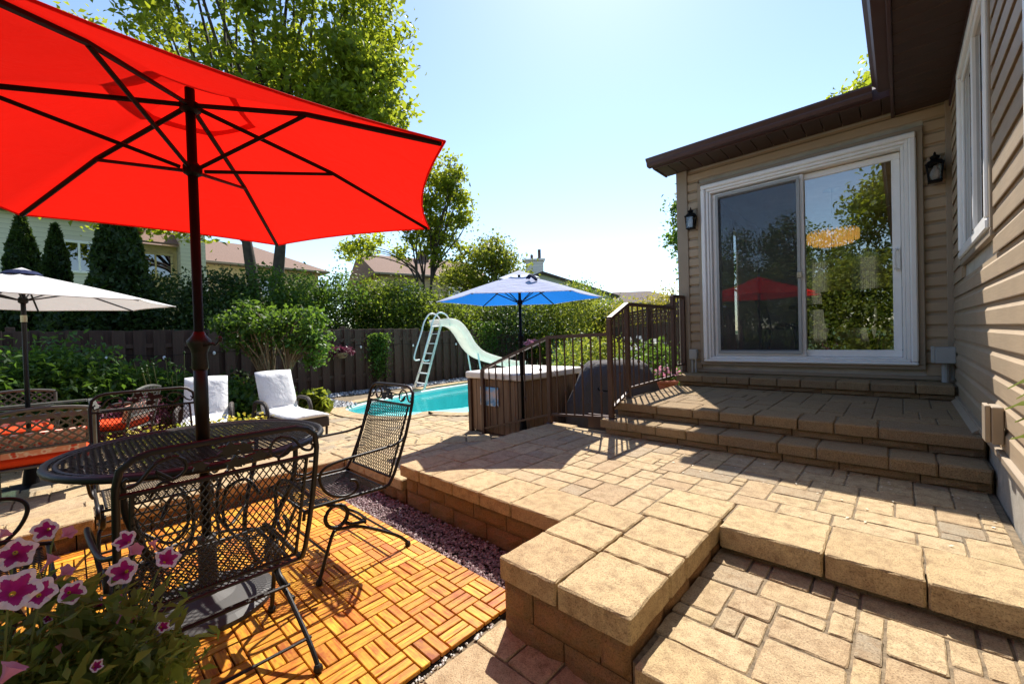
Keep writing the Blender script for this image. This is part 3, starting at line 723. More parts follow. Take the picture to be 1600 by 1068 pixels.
b = MB(); b.box(-1.572, -.793, 5.3255, 5.3265, .925, 2.745); b.build('insect_screen', 'insect_screen', dr)
b = MB(); b.tube(smoothpath([(-.012, 5.392, 1.70), (-.03, 5.335, 1.71), (-.035, 5.325, 1.76), (-.035, 5.325, 1.83), (-.03, 5.335, 1.88), (-.012, 5.392, 1.89)], 4), .011, 8); b.rbox(-.028, .006, 5.38, 5.396, 1.68, 1.91, .004); b.build('handle', 'white_vinyl', dr, smooth=False)
b = MB(); b.rbox(-.80, -.752, 5.30, 5.318, 1.70, 1.765, .004); b.build('latch', 'brass', dr)
# roof, gutters, soffits
b = MB(); b.extr([(4.96, 3.235), (4.96, 3.262), (7.2, 4.25), (9.4, 3.262), (9.4, 3.235), (7.2, 4.20)], (-2.2, 0, 0), (2.6, 0, 0), (0, 1, 0)); rf = b.build('roof', 'roof_dark', house)
b = MB(); b.extr([(5.3, 3.18), (7.2, 4.15), (9.1, 3.18)], (-1.96, 0, 0), (2.4, 0, 0), (0, 1, 0)); b.build('gable', 'siding', rf)
xx = -2.175
while xx < -.06: b = MB(); b.rbox(xx, min(xx+.143, -.03), 4.977, 5.36, 3.173, 3.187, .004); b.build('soffit_panel', 'soffit', rf); xx += .148
b = MB(); b.rbox(-2.2, -.03, 4.955, 4.975, 3.165, 3.27, .003); b.box(-2.20, -2.18, 4.977, 5.36, 3.165, 3.32); b.build('fascia', 'brown_trim', rf)
GP = [(0, 0), (.07, 0), (.085, .03), (.085, .045), (.112, .075), (.112, .092), (.10, .092), (.10, .085), (0, .085)]
b = MB(); b.extr(GP, (-2.235, 4.953, 3.178), (-.16, 4.953, 3.178), (0, -1, 0)); b.build('gutter', 'brown_trim', rf)
b = MB(); b.extr([(-.06, 3.235), (-.06, 3.262), (3.2, 4.7), (6.6, 3.262), (6.6, 3.235), (3.2, 4.66)], (0, -3.6, 0), (0, 5.6, 0), (1, 0, 0)); rm = b.build('roof', 'roof_dark', house)
yy = 5.345
while yy > -3.4: b = MB(); b.rbox(-.02, .36, yy-.146, yy-.003, 3.126, 3.14, .004); b.build('soffit_panel', 'soffit', rm); yy -= .148
b = MB(); b.rbox(-.045, -.0215, -3.5, 5.36, 3.112, 3.27, .003); b.build('fascia', 'brown_trim', rm)
b = MB(); b.extr(GP, (-.047, -3.5, 3.172), (-.047, 4.83, 3.172), (-1, 0, 0)); b.build('gutter', 'brown_trim', rm)
b = MB(); b.rbox(.327, .356, -2, 5.3, 3.06, 3.127, .004); b.build('frieze_board', 'brown_trim', rm)
# wall lanterns
def lantern(x, label):
    t = thing('wall_lantern', label, 'lantern', (x, 5.345, 2.55), 0, 'lanterns beside the sliding door')
    b = MB(); b.rbox(-.045, .045, -.014, .0, -.10, .12, .004); b.build('back_plate', 'taupe_trim', t)
    b = MB(); b.tube(smoothpath([(0, -.012, .03), (0, -.05, .10), (0, -.085, .10), (0, -.095, .075)], 4), .007, 8); b.build('arm', 'black_metal', t)
    b = MB()
    for sx in (-1, 1):
        for sy in (-1, 1): b.tube([(sx*.050, -.095+sy*.050, .02), (sx*.038, -.095+sy*.038, -.12)], .0055, 6)
    b.rbox(-.046, .046, -.141, -.049, -.132, -.118, .003); b.rbox(-.058, .058, -.153, -.037, .016, .03, .003); b.build('cage', 'black_metal', t)
    b = MB(); b.lathe([(.066, .030), (.05, .05), (.022, .068), (.03, .074), (.034, .09), (.012, .105), (.008, .115), (.010, .12), (.003, .132)], (0, -.095, 0), 12); b.build('cap', 'black_metal', t)
    b = MB(); b.lathe([(.012, -.115), (.03, -.09), (.034, -.06), (.026, -.03), (.012, -.008), (.01, .01)], (0, -.095, 0), 14); b.build('bulb', 'white_vinyl', t, smooth=True)
    b = MB()
    for s in (-1, 1): b.box(s*.042-.001, s*.042+.001, -.13, -.06, -.118, .016); b.box(-.036, .036, -.095+s*.042-.001, -.095+s*.042+.001, -.118, .016)
    b.build('pane', 'lamp_glass', t)
lantern(.235, 'black wall lantern right of the sliding door, nearest the inside corner'); lantern(-1.862, 'black wall lantern left of the sliding door, near the gutter end')
t = thing('junction_box', 'grey green junction box on a pipe in the inside corner of the house', 'electrical box', (.28, 5.2, .66))
b = MB(); b.rbox(-.065, .06, -.08, .075, .17, .31, .006); b.build('box', 'grey_pvc', t)
b = MB(); b.rbox(-.088, -.0665, -.075, .06, .175, .315, .003); b.build('lid', 'grey_pvc', t)
b = MB(); b.tube([(0, .02, -.0), (0, .02, .172)], .024, 10); b.tube([(.045, .06, .02), (.045, .06, .172)], .014, 8); b.build('conduit', 'grey_pvc', t)
t = thing('outlet_box', 'small grey outlet box on two pipes left of the sliding door', 'electrical box', (-1.876, 5.30, .66))
b = MB(); b.rbox(-.045, .045, -.04, .02, .165, .285, .006); b.build('box', 'grey_pvc', t)
b = MB(); b.tube([(-.018, -.01, 0), (-.018, -.01, .17)], .012, 8); b.tube([(.022, -.01, 0), (.022, -.01, .17)], .012, 8); b.build('conduit', 'grey_pvc', t)
t = thing('outlet_box', 'tan weatherproof outlet cover on the sunlit right wall near the ground', 'electrical box', (.33, 2.93, .70))
b = MB(); b.rbox(-.032, .006, -.06, .06, -.085, .085, .004); b.build('box', 'taupe_trim', t)
b = MB(); b.rbox(-.052, -.0335, -.052, .05, -.08, .09, .003); b.build('lid', 'taupe_trim', t)
# the dining room behind the glass
t = thing('chandelier', 'round crystal chandelier seen through the right door pane', 'chandelier', (-.67, 7.2, 3.058))
b = MB(); b.lathe([(.10, 0), (.10, -.02), (.03, -.04)], (0, 0, 0), 18); b.tube([(0, 0, -.03), (0, 0, -.56)], .006, 6); b.build('rod', 'chrome', t)
b = MB()
for k in range(34):
    a = k/34*2*PI
    for r_, z0, z1 in ((.28, -.58, -.72), (.22, -.58, -.76), (.14, -.58, -.78)): b.lathe([(.003, z1), (.011, z1+.02), (.011, z0-.02), (.003, z0)], (r_*math.cos(a), r_*math.sin(a), 0), 5)
b.build('crystals', 'crystal', t)
b = MB(); b.tube([(.285*math.cos(k/24*2*PI), .285*math.sin(k/24*2*PI), -.57) for k in range(24)], .012, 6, True); b.build('ring', 'chrome', t)
t = thing('dining_table', 'dark dining table seen through the door glass', 'table', (-.62, 7.2, .735))
b = MB(); b.rbox(-.5, .7, -.45, .45, .70, .745, .008); b.build('table_top', 'chair_dark', t)
for sx in (-.42, .62):
    for sy in (-.37, .37): b = MB(); b.tube([(sx, sy, 0), (sx*.95, sy*.95, .70)], .03, 8); b.build('leg', 'chair_dark', t)
def dchair(x, y, rz, label):
    t = thing('dining_chair', label, 'chair', (x, y, .735), rz, 'dining chairs behind the glass')
    b = MB(); b.rbox(-.22, .22, -.2, .22, .42, .50, .02); b.build('seat', 'chair_dark', t)
    b = MB(); b.add([(-.22, -.2, .46), (.22, -.2, .46), (.25, -.28, .86), (-.25, -.28, .86), (-.22, -.16, .46), (.22, -.16, .46), (.25, -.24, .86), (-.25, -.24, .86)], [(0, 1, 2, 3), (4, 7, 6, 5), (0, 4, 5, 1), (3, 2, 6, 7), (0, 3, 7, 4), (1, 5, 6, 2)]); b.build('backrest', 'chair_dark', t)
    for sx in (-1, 1):
        for sy in (-1, 1): b = MB(); b.tube([(sx*.17, sy*.16, .43), (sx*.24, sy*.24, 0)], .015, 6); b.build('leg', 'chair_dark', t)
dchair(-1.25, 7.0, -PI/2, 'dark dining chair at the left end behind the screen panel'); dchair(-.45, 6.5, 0, 'dark dining chair behind the middle of the right door pane'); dchair(.0, 6.55, .15, 'dark dining chair behind the door handle side of the glass')
for (y, lab) in ((5.80, 'pale pleated curtain nearer the sliding door, left side window'), (7.28, 'pale pleated curtain farther inside over the second left side window')):
    t = MB(); n_ = 50; pts = [(-1.895+.03*(k % 2), y+.025*k, 0) for k in range(n_)]
    t.add([(p[0], p[1], .85) for p in pts]+[(p[0], p[1], 2.85) for p in pts]+[(p[0]+.004, p[1], .85) for p in pts]+[(p[0]+.004, p[1], 2.85) for p in pts], [(k, k+1, n_+k+1, n_+k) for k in range(n_-1)]+[(2*n_+k, 3*n_+k, 3*n_+k+1, 2*n_+k+1) for k in range(n_-1)])
    tag(t.build('curtain', 'curtain', fixn=False), lab, 'curtain')
for (x, lab) in ((-1.075, 'tall pale window blind at the back of the dining room, left of the two'), (-.425, 'tall pale window blind at the back of the dining room, right of the two')):
    t = MB(); pts = [(x-.15+.0125*k, 8.97-.012*(k % 2), 0) for k in range(25)]
    t.add([(p[0], p[1], .95) for p in pts]+[(p[0], p[1], 2.6) for p in pts]+[(p[0], p[1]+.004, .95) for p in pts]+[(p[0], p[1]+.004, 2.6) for p in pts], [(k, k+1, 26+k, 25+k) for k in range(24)]+[(50+k, 75+k, 76+k, 51+k) for k in range(24)])
    tag(t.build('window_blind', 'curtain', fixn=False), lab, 'blind')

# ------------------------------------------------------------------ railing
rl = thing('stair_railing', 'brown metal stair railing with thin balusters climbing the steps beside the hot tub', 'railing')
Yr = 3.30
posts = [('A0', -3.62, 3.34, .02, .79), ('A1', -2.59, Yr, .285, 1.15), ('B', -1.885, 3.28, .415, 1.30), ('C', -1.945, 3.72, .54, 1.45), ('D', -2.0, 4.97, .66, 1.60), ('E', -2.0, 5.31, .66, 1.60)]
PD = {}
for nme, x, y, z0, z1 in posts:
    PD[nme] = (x, y, z0, z1); b = MB(); s = .021; b.rbox(x-s, x+s, y-s, y+s, z0, z1, .003); b.rbox(x-.045, x+.045, y-.045, y+.045, z0, z0+.006, .002); b.build('post', 'rail_brown', rl)
def railbar(mb, p, q, w=.017, h=.017):
    d = Vector(q)-Vector(p); dh = Vector((d.x, d.y, 0)).normalized(); sd = Vector((-dh.y, dh.x, 0))*w; upv = Vector((0, 0, h))
    a, c = Vector(p), Vector(q); mb.add([a-sd-upv, a+sd-upv, a+sd+upv, a-sd+upv, c-sd-upv, c+sd-upv, c+sd+upv, c-sd+upv], [(3, 2, 1, 0), (4, 5, 6, 7), (0, 1, 5, 4), (1, 2, 6, 5), (2, 3, 7, 6), (3, 0, 4, 7)])
def section(p, q, bz0, bz1, n, t1=None):
    (x0, y0, _, t0), (x1, y1, _, tq) = PD[p], PD[q]; t1 = t1 or tq
    b = MB(); railbar(b, (x0, y0, t0), (x1, y1, t1), .022, .016); b.build('top_rail', 'rail_brown', rl)
    b = MB(); railbar(b, (x0, y0, bz0), (x1, y1, bz1), .012, .011); b.build('bottom_rail', 'rail_brown', rl)
    for k in range(1, n+1):
        t = k/(n+1); x = x0+(x1-x0)*t; y = y0+(y1-y0)*t; za = bz0+(bz1-bz0)*t; zb = t0+(t1-t0)*t
        b = MB(); b.rbox(x-.0065, x+.0065, y-.0065, y+.0065, za+.008, zb-.014, .001)
        if k % 2 == 0:
            for f_ in ((.30,) if k % 4 else (.62,)):
                zc = za+(zb-za)*f_; b.lathe([(.006, -.022), (.013, -.012), (.016, 0), (.013, .012), (.006, .022)], (x, y, zc), 8)
        b.build('baluster', 'rail_brown', rl)
section('A0', 'A1', .09, .375, 8); section('A1', 'B', .375, .42, 6, t1=1.165); section('B', 'C', .50, .60, 3); section('C', 'D', .63, .64, 9, t1=1.455); section('D', 'E', .76, .76, 3)
b = MB(); b.box(-2.15, -1.92, 3.31, 3.33, .30, .43); b.build('skirt', 'rail_brown', rl)

# ------------------------------------------------------------------ hot tub, grill
tub = thing('hot_tub', 'brown slatted hot tub cabinet with a thick beige cover beside the pool', 'hot tub', (-3.47, 3.93, .02))
hx, hy = .41, .53
b = MB(); b.box(-hx+.02, hx-.02, -hy+.02, hy-.02, 0, .64); b.build('shell', 'chair_dark', tub)
for s in (-1, 1):
    n_ = 9
    for k in range(n_):
        a0 = -hx+2*hx*k/n_; b = MB(); b.rbox(a0+.002, a0+2*hx/n_-.002, s*hy-.012, s*hy+.012, .02, .645, .003); b.build('slat', 'tub_wood', tub)
    n_ = 12
    for k in range(n_):
        a0 = -hy+.014+(2*hy-.028)*k/n_; b = MB(); b.rbox(s*hx-.012, s*hx+.012, a0+.002, a0+(2*hy-.028)/n_-.002, .02, .645, .003); b.build('slat', 'tub_wood', tub)
for sx in (-1, 1):
    for sy in (-1, 1): b = MB(); b.rbox(sx*(hx+.012)-.03, sx*(hx+.012)+.03, sy*(hy+.012)-.03, sy*(hy+.012)+.03, 0, .65, .006); b.build('corner_trim', 'rail_brown', tub)
b = MB(); b.rbox(-hx-.06, hx+.06, -hy-.06, -.004, .655, .735, .014); b.rbox(-hx-.06, hx+.06, .004, hy+.06, .655, .735, .014); b.build('cover', 'tub_cover', tub)
sg = MB(); sg.rbox(-.15, .15, -.008, .008, -.11, .11, .003); o = sg.build('wall_picture', 'beach_print', None, loc=(-3.55, 3.374, .47)); tag(o, 'blue and pink beach picture fixed to the hot tub cabinet', 'picture')
gr = thing('grill', 'barbecue grill under a grey fabric cover behind the railing', 'grill', (-2.47, 4.40, .02), math.atan2(.53, .85))
prof = [(0, .58, .34), (.12, .58, .34), (.34, .55, .31), (.50, .48, .28), (.66, .42, .25), (.78, .36, .20), (.82, .30, .14), (.83, .10, .06)]
b = MB(); n_ = 44; vs = []
for li, (z, ax, ay) in enumerate(prof):
    for k in range(n_):
        a = 2*PI*k/n_; c, s = math.cos(a), math.sin(a); e = .33
        x = ax*math.copysign(abs(c)**e, c); y = ay*math.copysign(abs(s)**e, s); w = 1+(.045*math.sin(a*7+z*6)+.03*math.sin(a*13+2*z))*(1.1-z)
        vs.append((x*w, y*w, z+(.03*math.sin(k*1.3) if 1 < li < 5 else 0)+(random.uniform(-.012, .012))))
b.add(vs, [(i*n_+k, i*n_+(k+1) % n_, (i+1)*n_+(k+1) % n_, (i+1)*n_+k) for i in range(len(prof)-1) for k in range(n_)]+[tuple((len(prof)-1)*n_+k for k in range(n_))])
b.build('cover', 'grill_cloth', gr, smooth=True)
b = MB(); b.tube(smoothpath([(-.2, -.345, .55), (-.19, -.37, .53), (-.1, -.375, .52), (-.09, -.35, .54)], 3), .008, 6); b.build('strap', 'black_metal', gr)

# ------------------------------------------------------------------ umbrellas
def umbrella(name, label, cx, cy, zb, zrim, zapex, r, nr, a0, mat, pole_r, polemat='black_metal', lining=None, vent=.22, hub_drop=.07, run_drop=.38, rib_r=.009, strut_at=.45, sag=.06, fin=True):
    t = thing(name, label, 'umbrella', (cx, cy, 0))
    tips = [(r*math.cos(a0+2*PI*k/nr), r*math.sin(a0+2*PI*k/nr)) for k in range(nr)]
    def canopy(z_off, shrink, m, nm, s0):
        b = MB(); ns, ntt = 7, 8
        for k in range(nr):
            p, q = tips[k], tips[(k+1) % nr]; vs = []
            for i in range(ns+1):
                s = s0+(1-s0)*i/ns
                for j in range(ntt+1):
                    w = j/ntt; bow = 4*w*(1-w); f_ = s*shrink*(1-sag*bow*s*s)
                    x = (p[0]*(1-w)+q[0]*w)*f_; y = (p[1]*(1-w)+q[1]*w)*f_
                    z = zapex-(zapex-zrim)*(s**1.12)+z_off-.03*bow*s*(1-s)*2
                    vs.append((x, y, z))
            b.add(vs, [(i*(ntt+1)+j, (i+1)*(ntt+1)+j, (i+1)*(ntt+1)+j+1, i*(ntt+1)+j+1) for i in range(ns) for j in range(ntt)])
        me = b.mesh(nm, True); bm = bmesh.new(); bm.from_mesh(me); bmesh.ops.remove_doubles(bm, verts=bm.verts, dist=.0005); bmesh.ops.recalc_face_normals(bm, faces=bm.faces); bm.to_mesh(me); bm.free()
        return link(nm, me, m, t)
    c = canopy(0, 1, mat, 'canopy', vent*.82)
    if lining: canopy(-.004, .996, lining, 'lining', vent*.82)
    # vent cap
    b = MB(); vs = [(0, 0, zapex+.045)]
    for k in range(nr): vs.append((tips[k][0]*vent, tips[k][1]*vent, zapex-(zapex-zrim)*vent**1.12+.022))
    b.add(vs, [(0, 1+k, 1+(k+1) % nr) for k in range(nr)]); b.build('vent', mat, c, fixn=False)
    b = MB()
    for k in range(nr):
        p, q = tips[k], tips[(k+1) % nr]; pts = []
        for j in range(9):
            w = j/8; bow = 4*w*(1-w); f_ = 1-sag*bow; pts.append(((p[0]*(1-w)+q[0]*w)*f_, (p[1]*(1-w)+q[1]*w)*f_, zrim-.002))
        b.tube(pts, .0045, 5)
    b.build('hem', mat, c)
    zh = zapex-hub_drop; zr = zapex-run_drop
    for k in range(nr):
        x, y = tips[k]; b = MB(); b.tube([(x*.03, y*.03, zh), (x*.5, y*.5, zapex-(zapex-zrim)*.5**1.12-.014), (x*.985, y*.985, zrim-.006)], rib_r, 6); rb = b.build('rib', polemat, t)
        f_ = strut_at; b = MB(); b.tube([(x*.035, y*.035, zr), (x*f_, y*f_, zapex-(zapex-zrim)*f_**1.12-.02)], rib_r*.8, 6); b.build('strut', polemat, rb)
    b = MB(); b.tube([(0, 0, zb), (0, 0, zapex+.02)], pole_r, 14); b.build('pole', polemat, t, smooth=True)
    b = MB(); b.lathe([(pole_r*1.1, -.025), (pole_r*2.1, -.015), (pole_r*2.1, .015), (pole_r*1.1, .025)], (0, 0, zh), 14); b.build('hub', polemat, t)
    b = MB(); b.lathe([(pole_r*1.1, -.03), (pole_r*1.9, -.02), (pole_r*1.9, .012), (pole_r*1.1, .03)], (0, 0, zr), 14); b.build('runner', polemat, t)
    if not fin: return t
    b = MB(); b.lathe([(.006, 0), (.016, .012), (.016, .03), (.004, .05)], (0, 0, zapex+.04), 10); b.build('finial', polemat, t)
    return t
TC = (-2.255, .395)
ru = umbrella('red_umbrella', 'large red patio umbrella with black ribs standing through the iron mesh table', *TC, .03, 1.875, 2.27, 1.205, 6, R(27), 'red_canvas', .0185, rib_r=.0105, hub_drop=.06, run_drop=.33, strut_at=.50)
b = MB(); b.lathe([(.026, 0), (.026, .40)], (0, 0, .74), 14); b.lathe([(.026, 0), (.032, .01), (.03, .07), (.034, .09), (.045, .115), (.047, .13), (.026, .155), (.02, .17)], (0, 0, 1.06), 16); b.build('crank_housing', 'iron', ru, smooth=True)
b = MB(); b.tube(smoothpath([(.03, .005, 1.165), (.08, .03, 1.175), (.09, .04, 1.17), (.115, .05, 1.19)], 4), .005, 6); b.lathe([(.004, 0), (.010, .006), (.010, .018), (.004, .024)], (.118, .052, 1.182), 8); b.build('crank_handle', 'iron', ru)
b = MB(); b.lathe([(.25, 0), (.25, .018), (.22, .032), (.10, .045), (.05, .06), (.036, .09), (.034, .30), (.022, .31)], (0, 0, .022), 30); b.build('base', 'base_metal', ru, smooth=False)
bu = umbrella('blue_umbrella', 'blue patio umbrella with a pale top standing at the hot tub corner', -3.0, 3.345, .02, 1.567, 1.835, .90, 6, YAW, 'pale_canvas', .016, lining='blue_canvas', vent=.24, run_drop=.30, rib_r=.007, sag=.05, fin=False)  # pale upper cloth over a blue lower sheet
b = MB(); b.lathe([(.022, 0), (.022, .35), (.03, .36), (.03, .42), (.018, .44)], (0, 0, .75), 12); b.build('crank_housing', 'black_metal', bu)
b = MB(); b.lathe([(.2, 0), (.2, .03), (.05, .06), (.03, .25), (.02, .26)], (0, 0, .02), 20); b.build('base', 'black_metal', bu)
b = MB()
for k in range(2): b.tube(smoothpath([(.28, -.20+k*.03, 1.745), (.33, -.21+k*.03, 1.768), (.37, -.20+k*.03, 1.74), (.39, -.18, 1.715)], 4), .012, 6)
b.build('tie_strap', 'navy', bu)
wu = umbrella('white_umbrella', 'off white patio umbrella with a dark vent cap over the far left table', -5.22, -.24, .02, 1.555, 1.80, .97, 8, R(42), 'white_canvas', .0155, 'iron', vent=.10, run_drop=.22, rib_r=.007, sag=.05, fin=False)
b = MB(); b.lathe([(.12, 0), (.09, .025), (.04, .04), (.01, .045)], (0, 0, 1.785), 18); b.build('vent_cap', 'navy', wu)
b = MB(); b.lathe([(.02, 0), (.02, .055)], (0, 0, 1.40), 10); b.build('tilt_collar', 'brass', wu)
b = MB(); b.lathe([(.2, 0), (.2, .03), (.05, .06), (.03, .25), (.02, .26)], (0, 0, .02), 20); b.build('base', 'black_metal', wu)

# ------------------------------------------------------------------ wrought iron table and chairs
def clipline(p, d, test, L=1.5, n=300):
    # longest inside interval of a line
    ts = [i/n*2*L-L for i in range(n+1)]; ins = [t for t in ts if test(p[0]+d[0]*t, p[1]+d[1]*t)]
    return (min(ins), max(ins)) if ins else None
def mesh_panel(mb, u0, u1, v0, v1, cell, f, wid=.0016, ang=None, test=None):
    # expanded metal: two families of thin strips, mapped through f(u,v,w)
    ang = ang or math.atan2(1.0, .62); test = test or (lambda a, c: u0 <= a <= u1 and v0 <= c <= v1)
    cu, cv = (u0+u1)/2, (v0+v1)/2; D = math.hypot(u1-u0, v1-v0)/2
    for s in (1, -1):
        d = (math.cos(ang), s*math.sin(ang)); nrm = (-d[1], d[0]); k = int(D/cell)+1
        for i in range(-k, k+1):
            p = (cu+nrm[0]*i*cell, cv+nrm[1]*i*cell); iv = clipline(p, d, test, D)
            if not iv or iv[1]-iv[0] < cell*.5: continue
            pts = [(p[0]+d[0]*t, p[1]+d[1]*t) for t in iv]; h = .0012
            vs = []
            for (a, c) in pts:
                for sg_ in (-1, 1):
                    for w in (-h, h): vs.append(f(a+nrm[0]*wid*sg_, c+nrm[1]*wid*sg_, w+s*.0008))
            mb.add(vs, [(0, 1, 3, 2), (4, 6, 7, 5), (0, 2, 6, 4), (1, 5, 7, 3), (0, 4, 5, 1), (2, 3, 7, 6)])
def arc(c, r, a0, a1, n, plane):    # plane: function (u,v)->xyz
    return [plane(c[0]+r*math.cos(a0+(a1-a0)*k/n), c[1]+r*math.sin(a0+(a1-a0)*k/n)) for k in range(n+1)]
def iron_chair(name, label, loc, rz):
    t = thing(name, label, 'chair', loc, rz, 'wrought iron chairs round the mesh table'); W = .245; r = .0088
    def bp(u, v, w=0):      # back plane: u across, v up from .37
        q = v/.51; return (u, -.20-.17*q+w*.95-.02*math.sin(q*PI), .37+.505*q+w*.3)
    path = [(-W, .25, .325), (-W, .245, .362), (-W, .20, .372), (-W, 0, .366), (-W, -.15, .362), (-W, -.19, .37)]
    path += [bp(-W, v) for v in (.05, .15, .25, .35, .43)]+[bp(-W+.008, .475), bp(-W+.035, .50), bp(-W+.07, .51), bp(0, .512)]
    path += [(-x, y, z) for x, y, z in reversed(path[:-1])]
    b = MB(); b.tube(path, r, 8); b.tube([(-W, .235, .355), (W, .235, .355)], r*.8, 8); fr = b.build('frame', 'iron', t, smooth=True)
    b = MB(); k = W-.03
    b.tube([bp(-k, .03), bp(-k, .405)], .006, 6); b.tube([bp(k, .03), bp(k, .405)], .006, 6); b.tube([bp(-W, .405), bp(W, .405)], .007, 6); b.tube([bp(-k, .03), bp(k, .03)], .006, 6)
    b.tube([(-k, .22, .36), (-k, -.17, .356)], .006, 6); b.tube([(k, .22, .36), (k, -.17, .356)], .006, 6); b.tube([(-W, -.17, .357), (W, -.17, .357)], .006, 6); b.build('panel_frame', 'iron', t)
    b = MB(); mesh_panel(b, -k, k, .03, .405, .0165, bp); b.build('back_mesh', 'iron', t, fixn=False)
    b = MB(); mesh_panel(b, -k, k, -.17, .22, .0165, lambda u_, v_, w: (u_, v_, .359+w)); b.build('seat_mesh', 'iron', t, fixn=False)
    for s in (-1, 1):
        b = MB(); pl = lambda u_, v_: bp(s*u_, v_)
        b.tube(arc((.135, .455), .032, PI*.5, PI*2.0, 10, pl)+[pl(.10+.03, .42)], .0045, 6)
        b.tube(smoothpath([pl(.135, .487), pl(.17, .475), pl(.20, .435), pl(.225, .425), pl(.232, .44), pl(.222, .45)], 4), .0045, 6)
        b.build('scroll', 'iron', t)
    b = MB()
    for q in range(9):
        u_, v_ = random.uniform(-.075, .075), random.uniform(.43, .49); L = random.uniform(.03, .045); a = random.uniform(0, 6.28); pts = []
        for m_ in range(10):
            th = m_/10*2*PI; rr = L*(.55+.45*abs(math.cos(th*2.5))); pts.append((u_+rr*math.cos(th+a)*.7, v_+rr*math.sin(th+a)*.5))
        vs = [bp(x, y, .004) for x, y in pts]+[bp(x, y, -.004) for x, y in pts]; n_ = 10
        b.add(vs, [tuple(range(n_)), tuple(range(2*n_-1, n_-1, -1))]+[(i, n_+i, n_+(i+1) % n_, (i+1) % n_) for i in range(n_)])
    b.tube([bp(-.1, .455), bp(0, .465), bp(.1, .455)], .004, 6); b.build('leaf_ornament', 'iron', t)
    for s in (-1, 1):
        x = s*(W+.012)
        b = MB(); b.tube(smoothpath([bp(s*W, .24), (x+s*.015, -.22, .585), (x+s*.03, -.05, .578), (x+s*.035, .10, .572), (x+s*.03, .17, .55), (x+s*.02, .185, .50), (x+s*.01, .15, .43), (x, .09, .392), (x, .03, .385), (x, -.01, .41), (x, .0, .445), (x, .03, .455)], 5), .0072, 8); b.build('arm', 'iron', t, smooth=True)
        b = MB(); c = (s*(W-.012), .09, .287); b.tube([(c[0]-s*.008*(q/20), c[1]+.055*math.cos(q/20*2*PI*1.35+1.9), c[2]+.055*math.sin(q/20*2*PI*1.35+1.9)) for q in range(27)], .009, 8)
        b.tube([(s*W, .14, .364), (s*W, .105, .345)], .009, 8); b.tube([(c[0], .05, .245), (c[0], .02, .225), (c[0], -.05, .215)], .009, 8); b.build('spring', 'iron', t, smooth=True)
        b = MB(); b.tube(smoothpath([(c[0], .10, .222), (c[0]+s*.01, .125, .20), (c[0]+s*.015, .19, .02)], 4), .0085, 8); b.lathe([(.012, 0), (.017, .008), (.014, .02), (.008, .026)], (c[0]+s*.015, .192, 0), 8); b.build('leg', 'iron', t)
        b = MB(); b.tube(smoothpath([(c[0], .10, .224), (c[0], -.03, .195), (c[0]+s*.01, -.22, .085), (c[0]+s*.015, -.29, .02)], 4), .0085, 8); b.lathe([(.012, 0), (.017, .008), (.014, .02), (.008, .026)], (c[0]+s*.015, -.292, 0), 8); b.build('leg', 'iron', t)
    b = MB(); b.tube([(-W, -.05, .213), (W, -.05, .213)], .007, 6); b.tube([(-W-.01, -.22, .085), (W+.01, -.22, .085)], .006, 6); b.tube([(-W, .14, .12), (W, .14, .12)], .006, 6); b.build('stretcher', 'iron', t)
    return t
iron_chair('iron_chair', 'black mesh iron chair nearest the camera with its back turned to us', (-1.79, .315, .022), PI/2)
iron_chair('iron_chair', 'black mesh iron chair at the right of the table, tilted back in the sun', (-2.27, .97, .022), PI)
iron_chair('iron_chair', 'black mesh iron chair on the far side of the table by the yellow flowers', (-3.08, .32, .022), -PI/2)
iron_chair('iron_chair', 'black mesh iron chair at the left of the table, mostly hidden by petunias', (-2.28, -.30, .022), .06)
tb = thing('iron_table', 'round black mesh iron table under the red umbrella', 'table', (*TC, .022))
RT = .472; zt = .715
b = MB(); b.tube([(RT*math.cos(k/48*2*PI), RT*math.sin(k/48*2*PI), zt) for k in range(48)], .014, 8, True); b.tube([((RT-.03)*math.cos(k/48*2*PI), (RT-.03)*math.sin(k/48*2*PI), zt+.002) for k in range(48)], .008, 6, True)
b.tube([(.035*math.cos(k/16*2*PI), .035*math.sin(k/16*2*PI), zt) for k in range(16)], .008, 6, True)
for a_ in (0, PI/2): b.tube([(RT*math.cos(a_), RT*math.sin(a_), zt-.012), (-RT*math.cos(a_), -RT*math.sin(a_), zt-.012)], .007, 6)
b.build('rim', 'iron', tb, smooth=True)
b = MB(); mesh_panel(b, -RT, RT, -RT, RT, .021, lambda u_, v_, w: (u_, v_, zt+.006+w), wid=.0018, test=lambda a, c: a*a+c*c < (RT-.01)**2); b.build('mesh_top', 'iron', tb, fixn=False)
for k in range(4):
    a = PI/4+k*PI/2; c, s = math.cos(a), math.sin(a); b = MB()
    b.tube(smoothpath([(c*.40, s*.40, zt-.01), (c*.385, s*.385, .55), (c*.30, s*.30, .36), (c*.27, s*.27, .20), (c*.33, s*.33, .05), (c*.36, s*.36, .01)], 5), .011, 8)
    b.tube(smoothpath([(c*.28, s*.28, .33), (c*.16, s*.16, .28), (c*.08, s*.08, .36), (c*.09, s*.09, .50), (c*.18, s*.18, .55), (c*.24, s*.24, .48)], 5), .007, 6)
    b.lathe([(.012, 0), (.016, .008), (.008, .02)], (c*.36, s*.36, 0), 8); b.build('leg', 'iron', tb, smooth=True)
b = MB(); b.tube([(.27*math.cos(k/32*2*PI), .27*math.sin(k/32*2*PI), .21) for k in range(32)], .008, 6, True); b.build('ring', 'iron', tb)

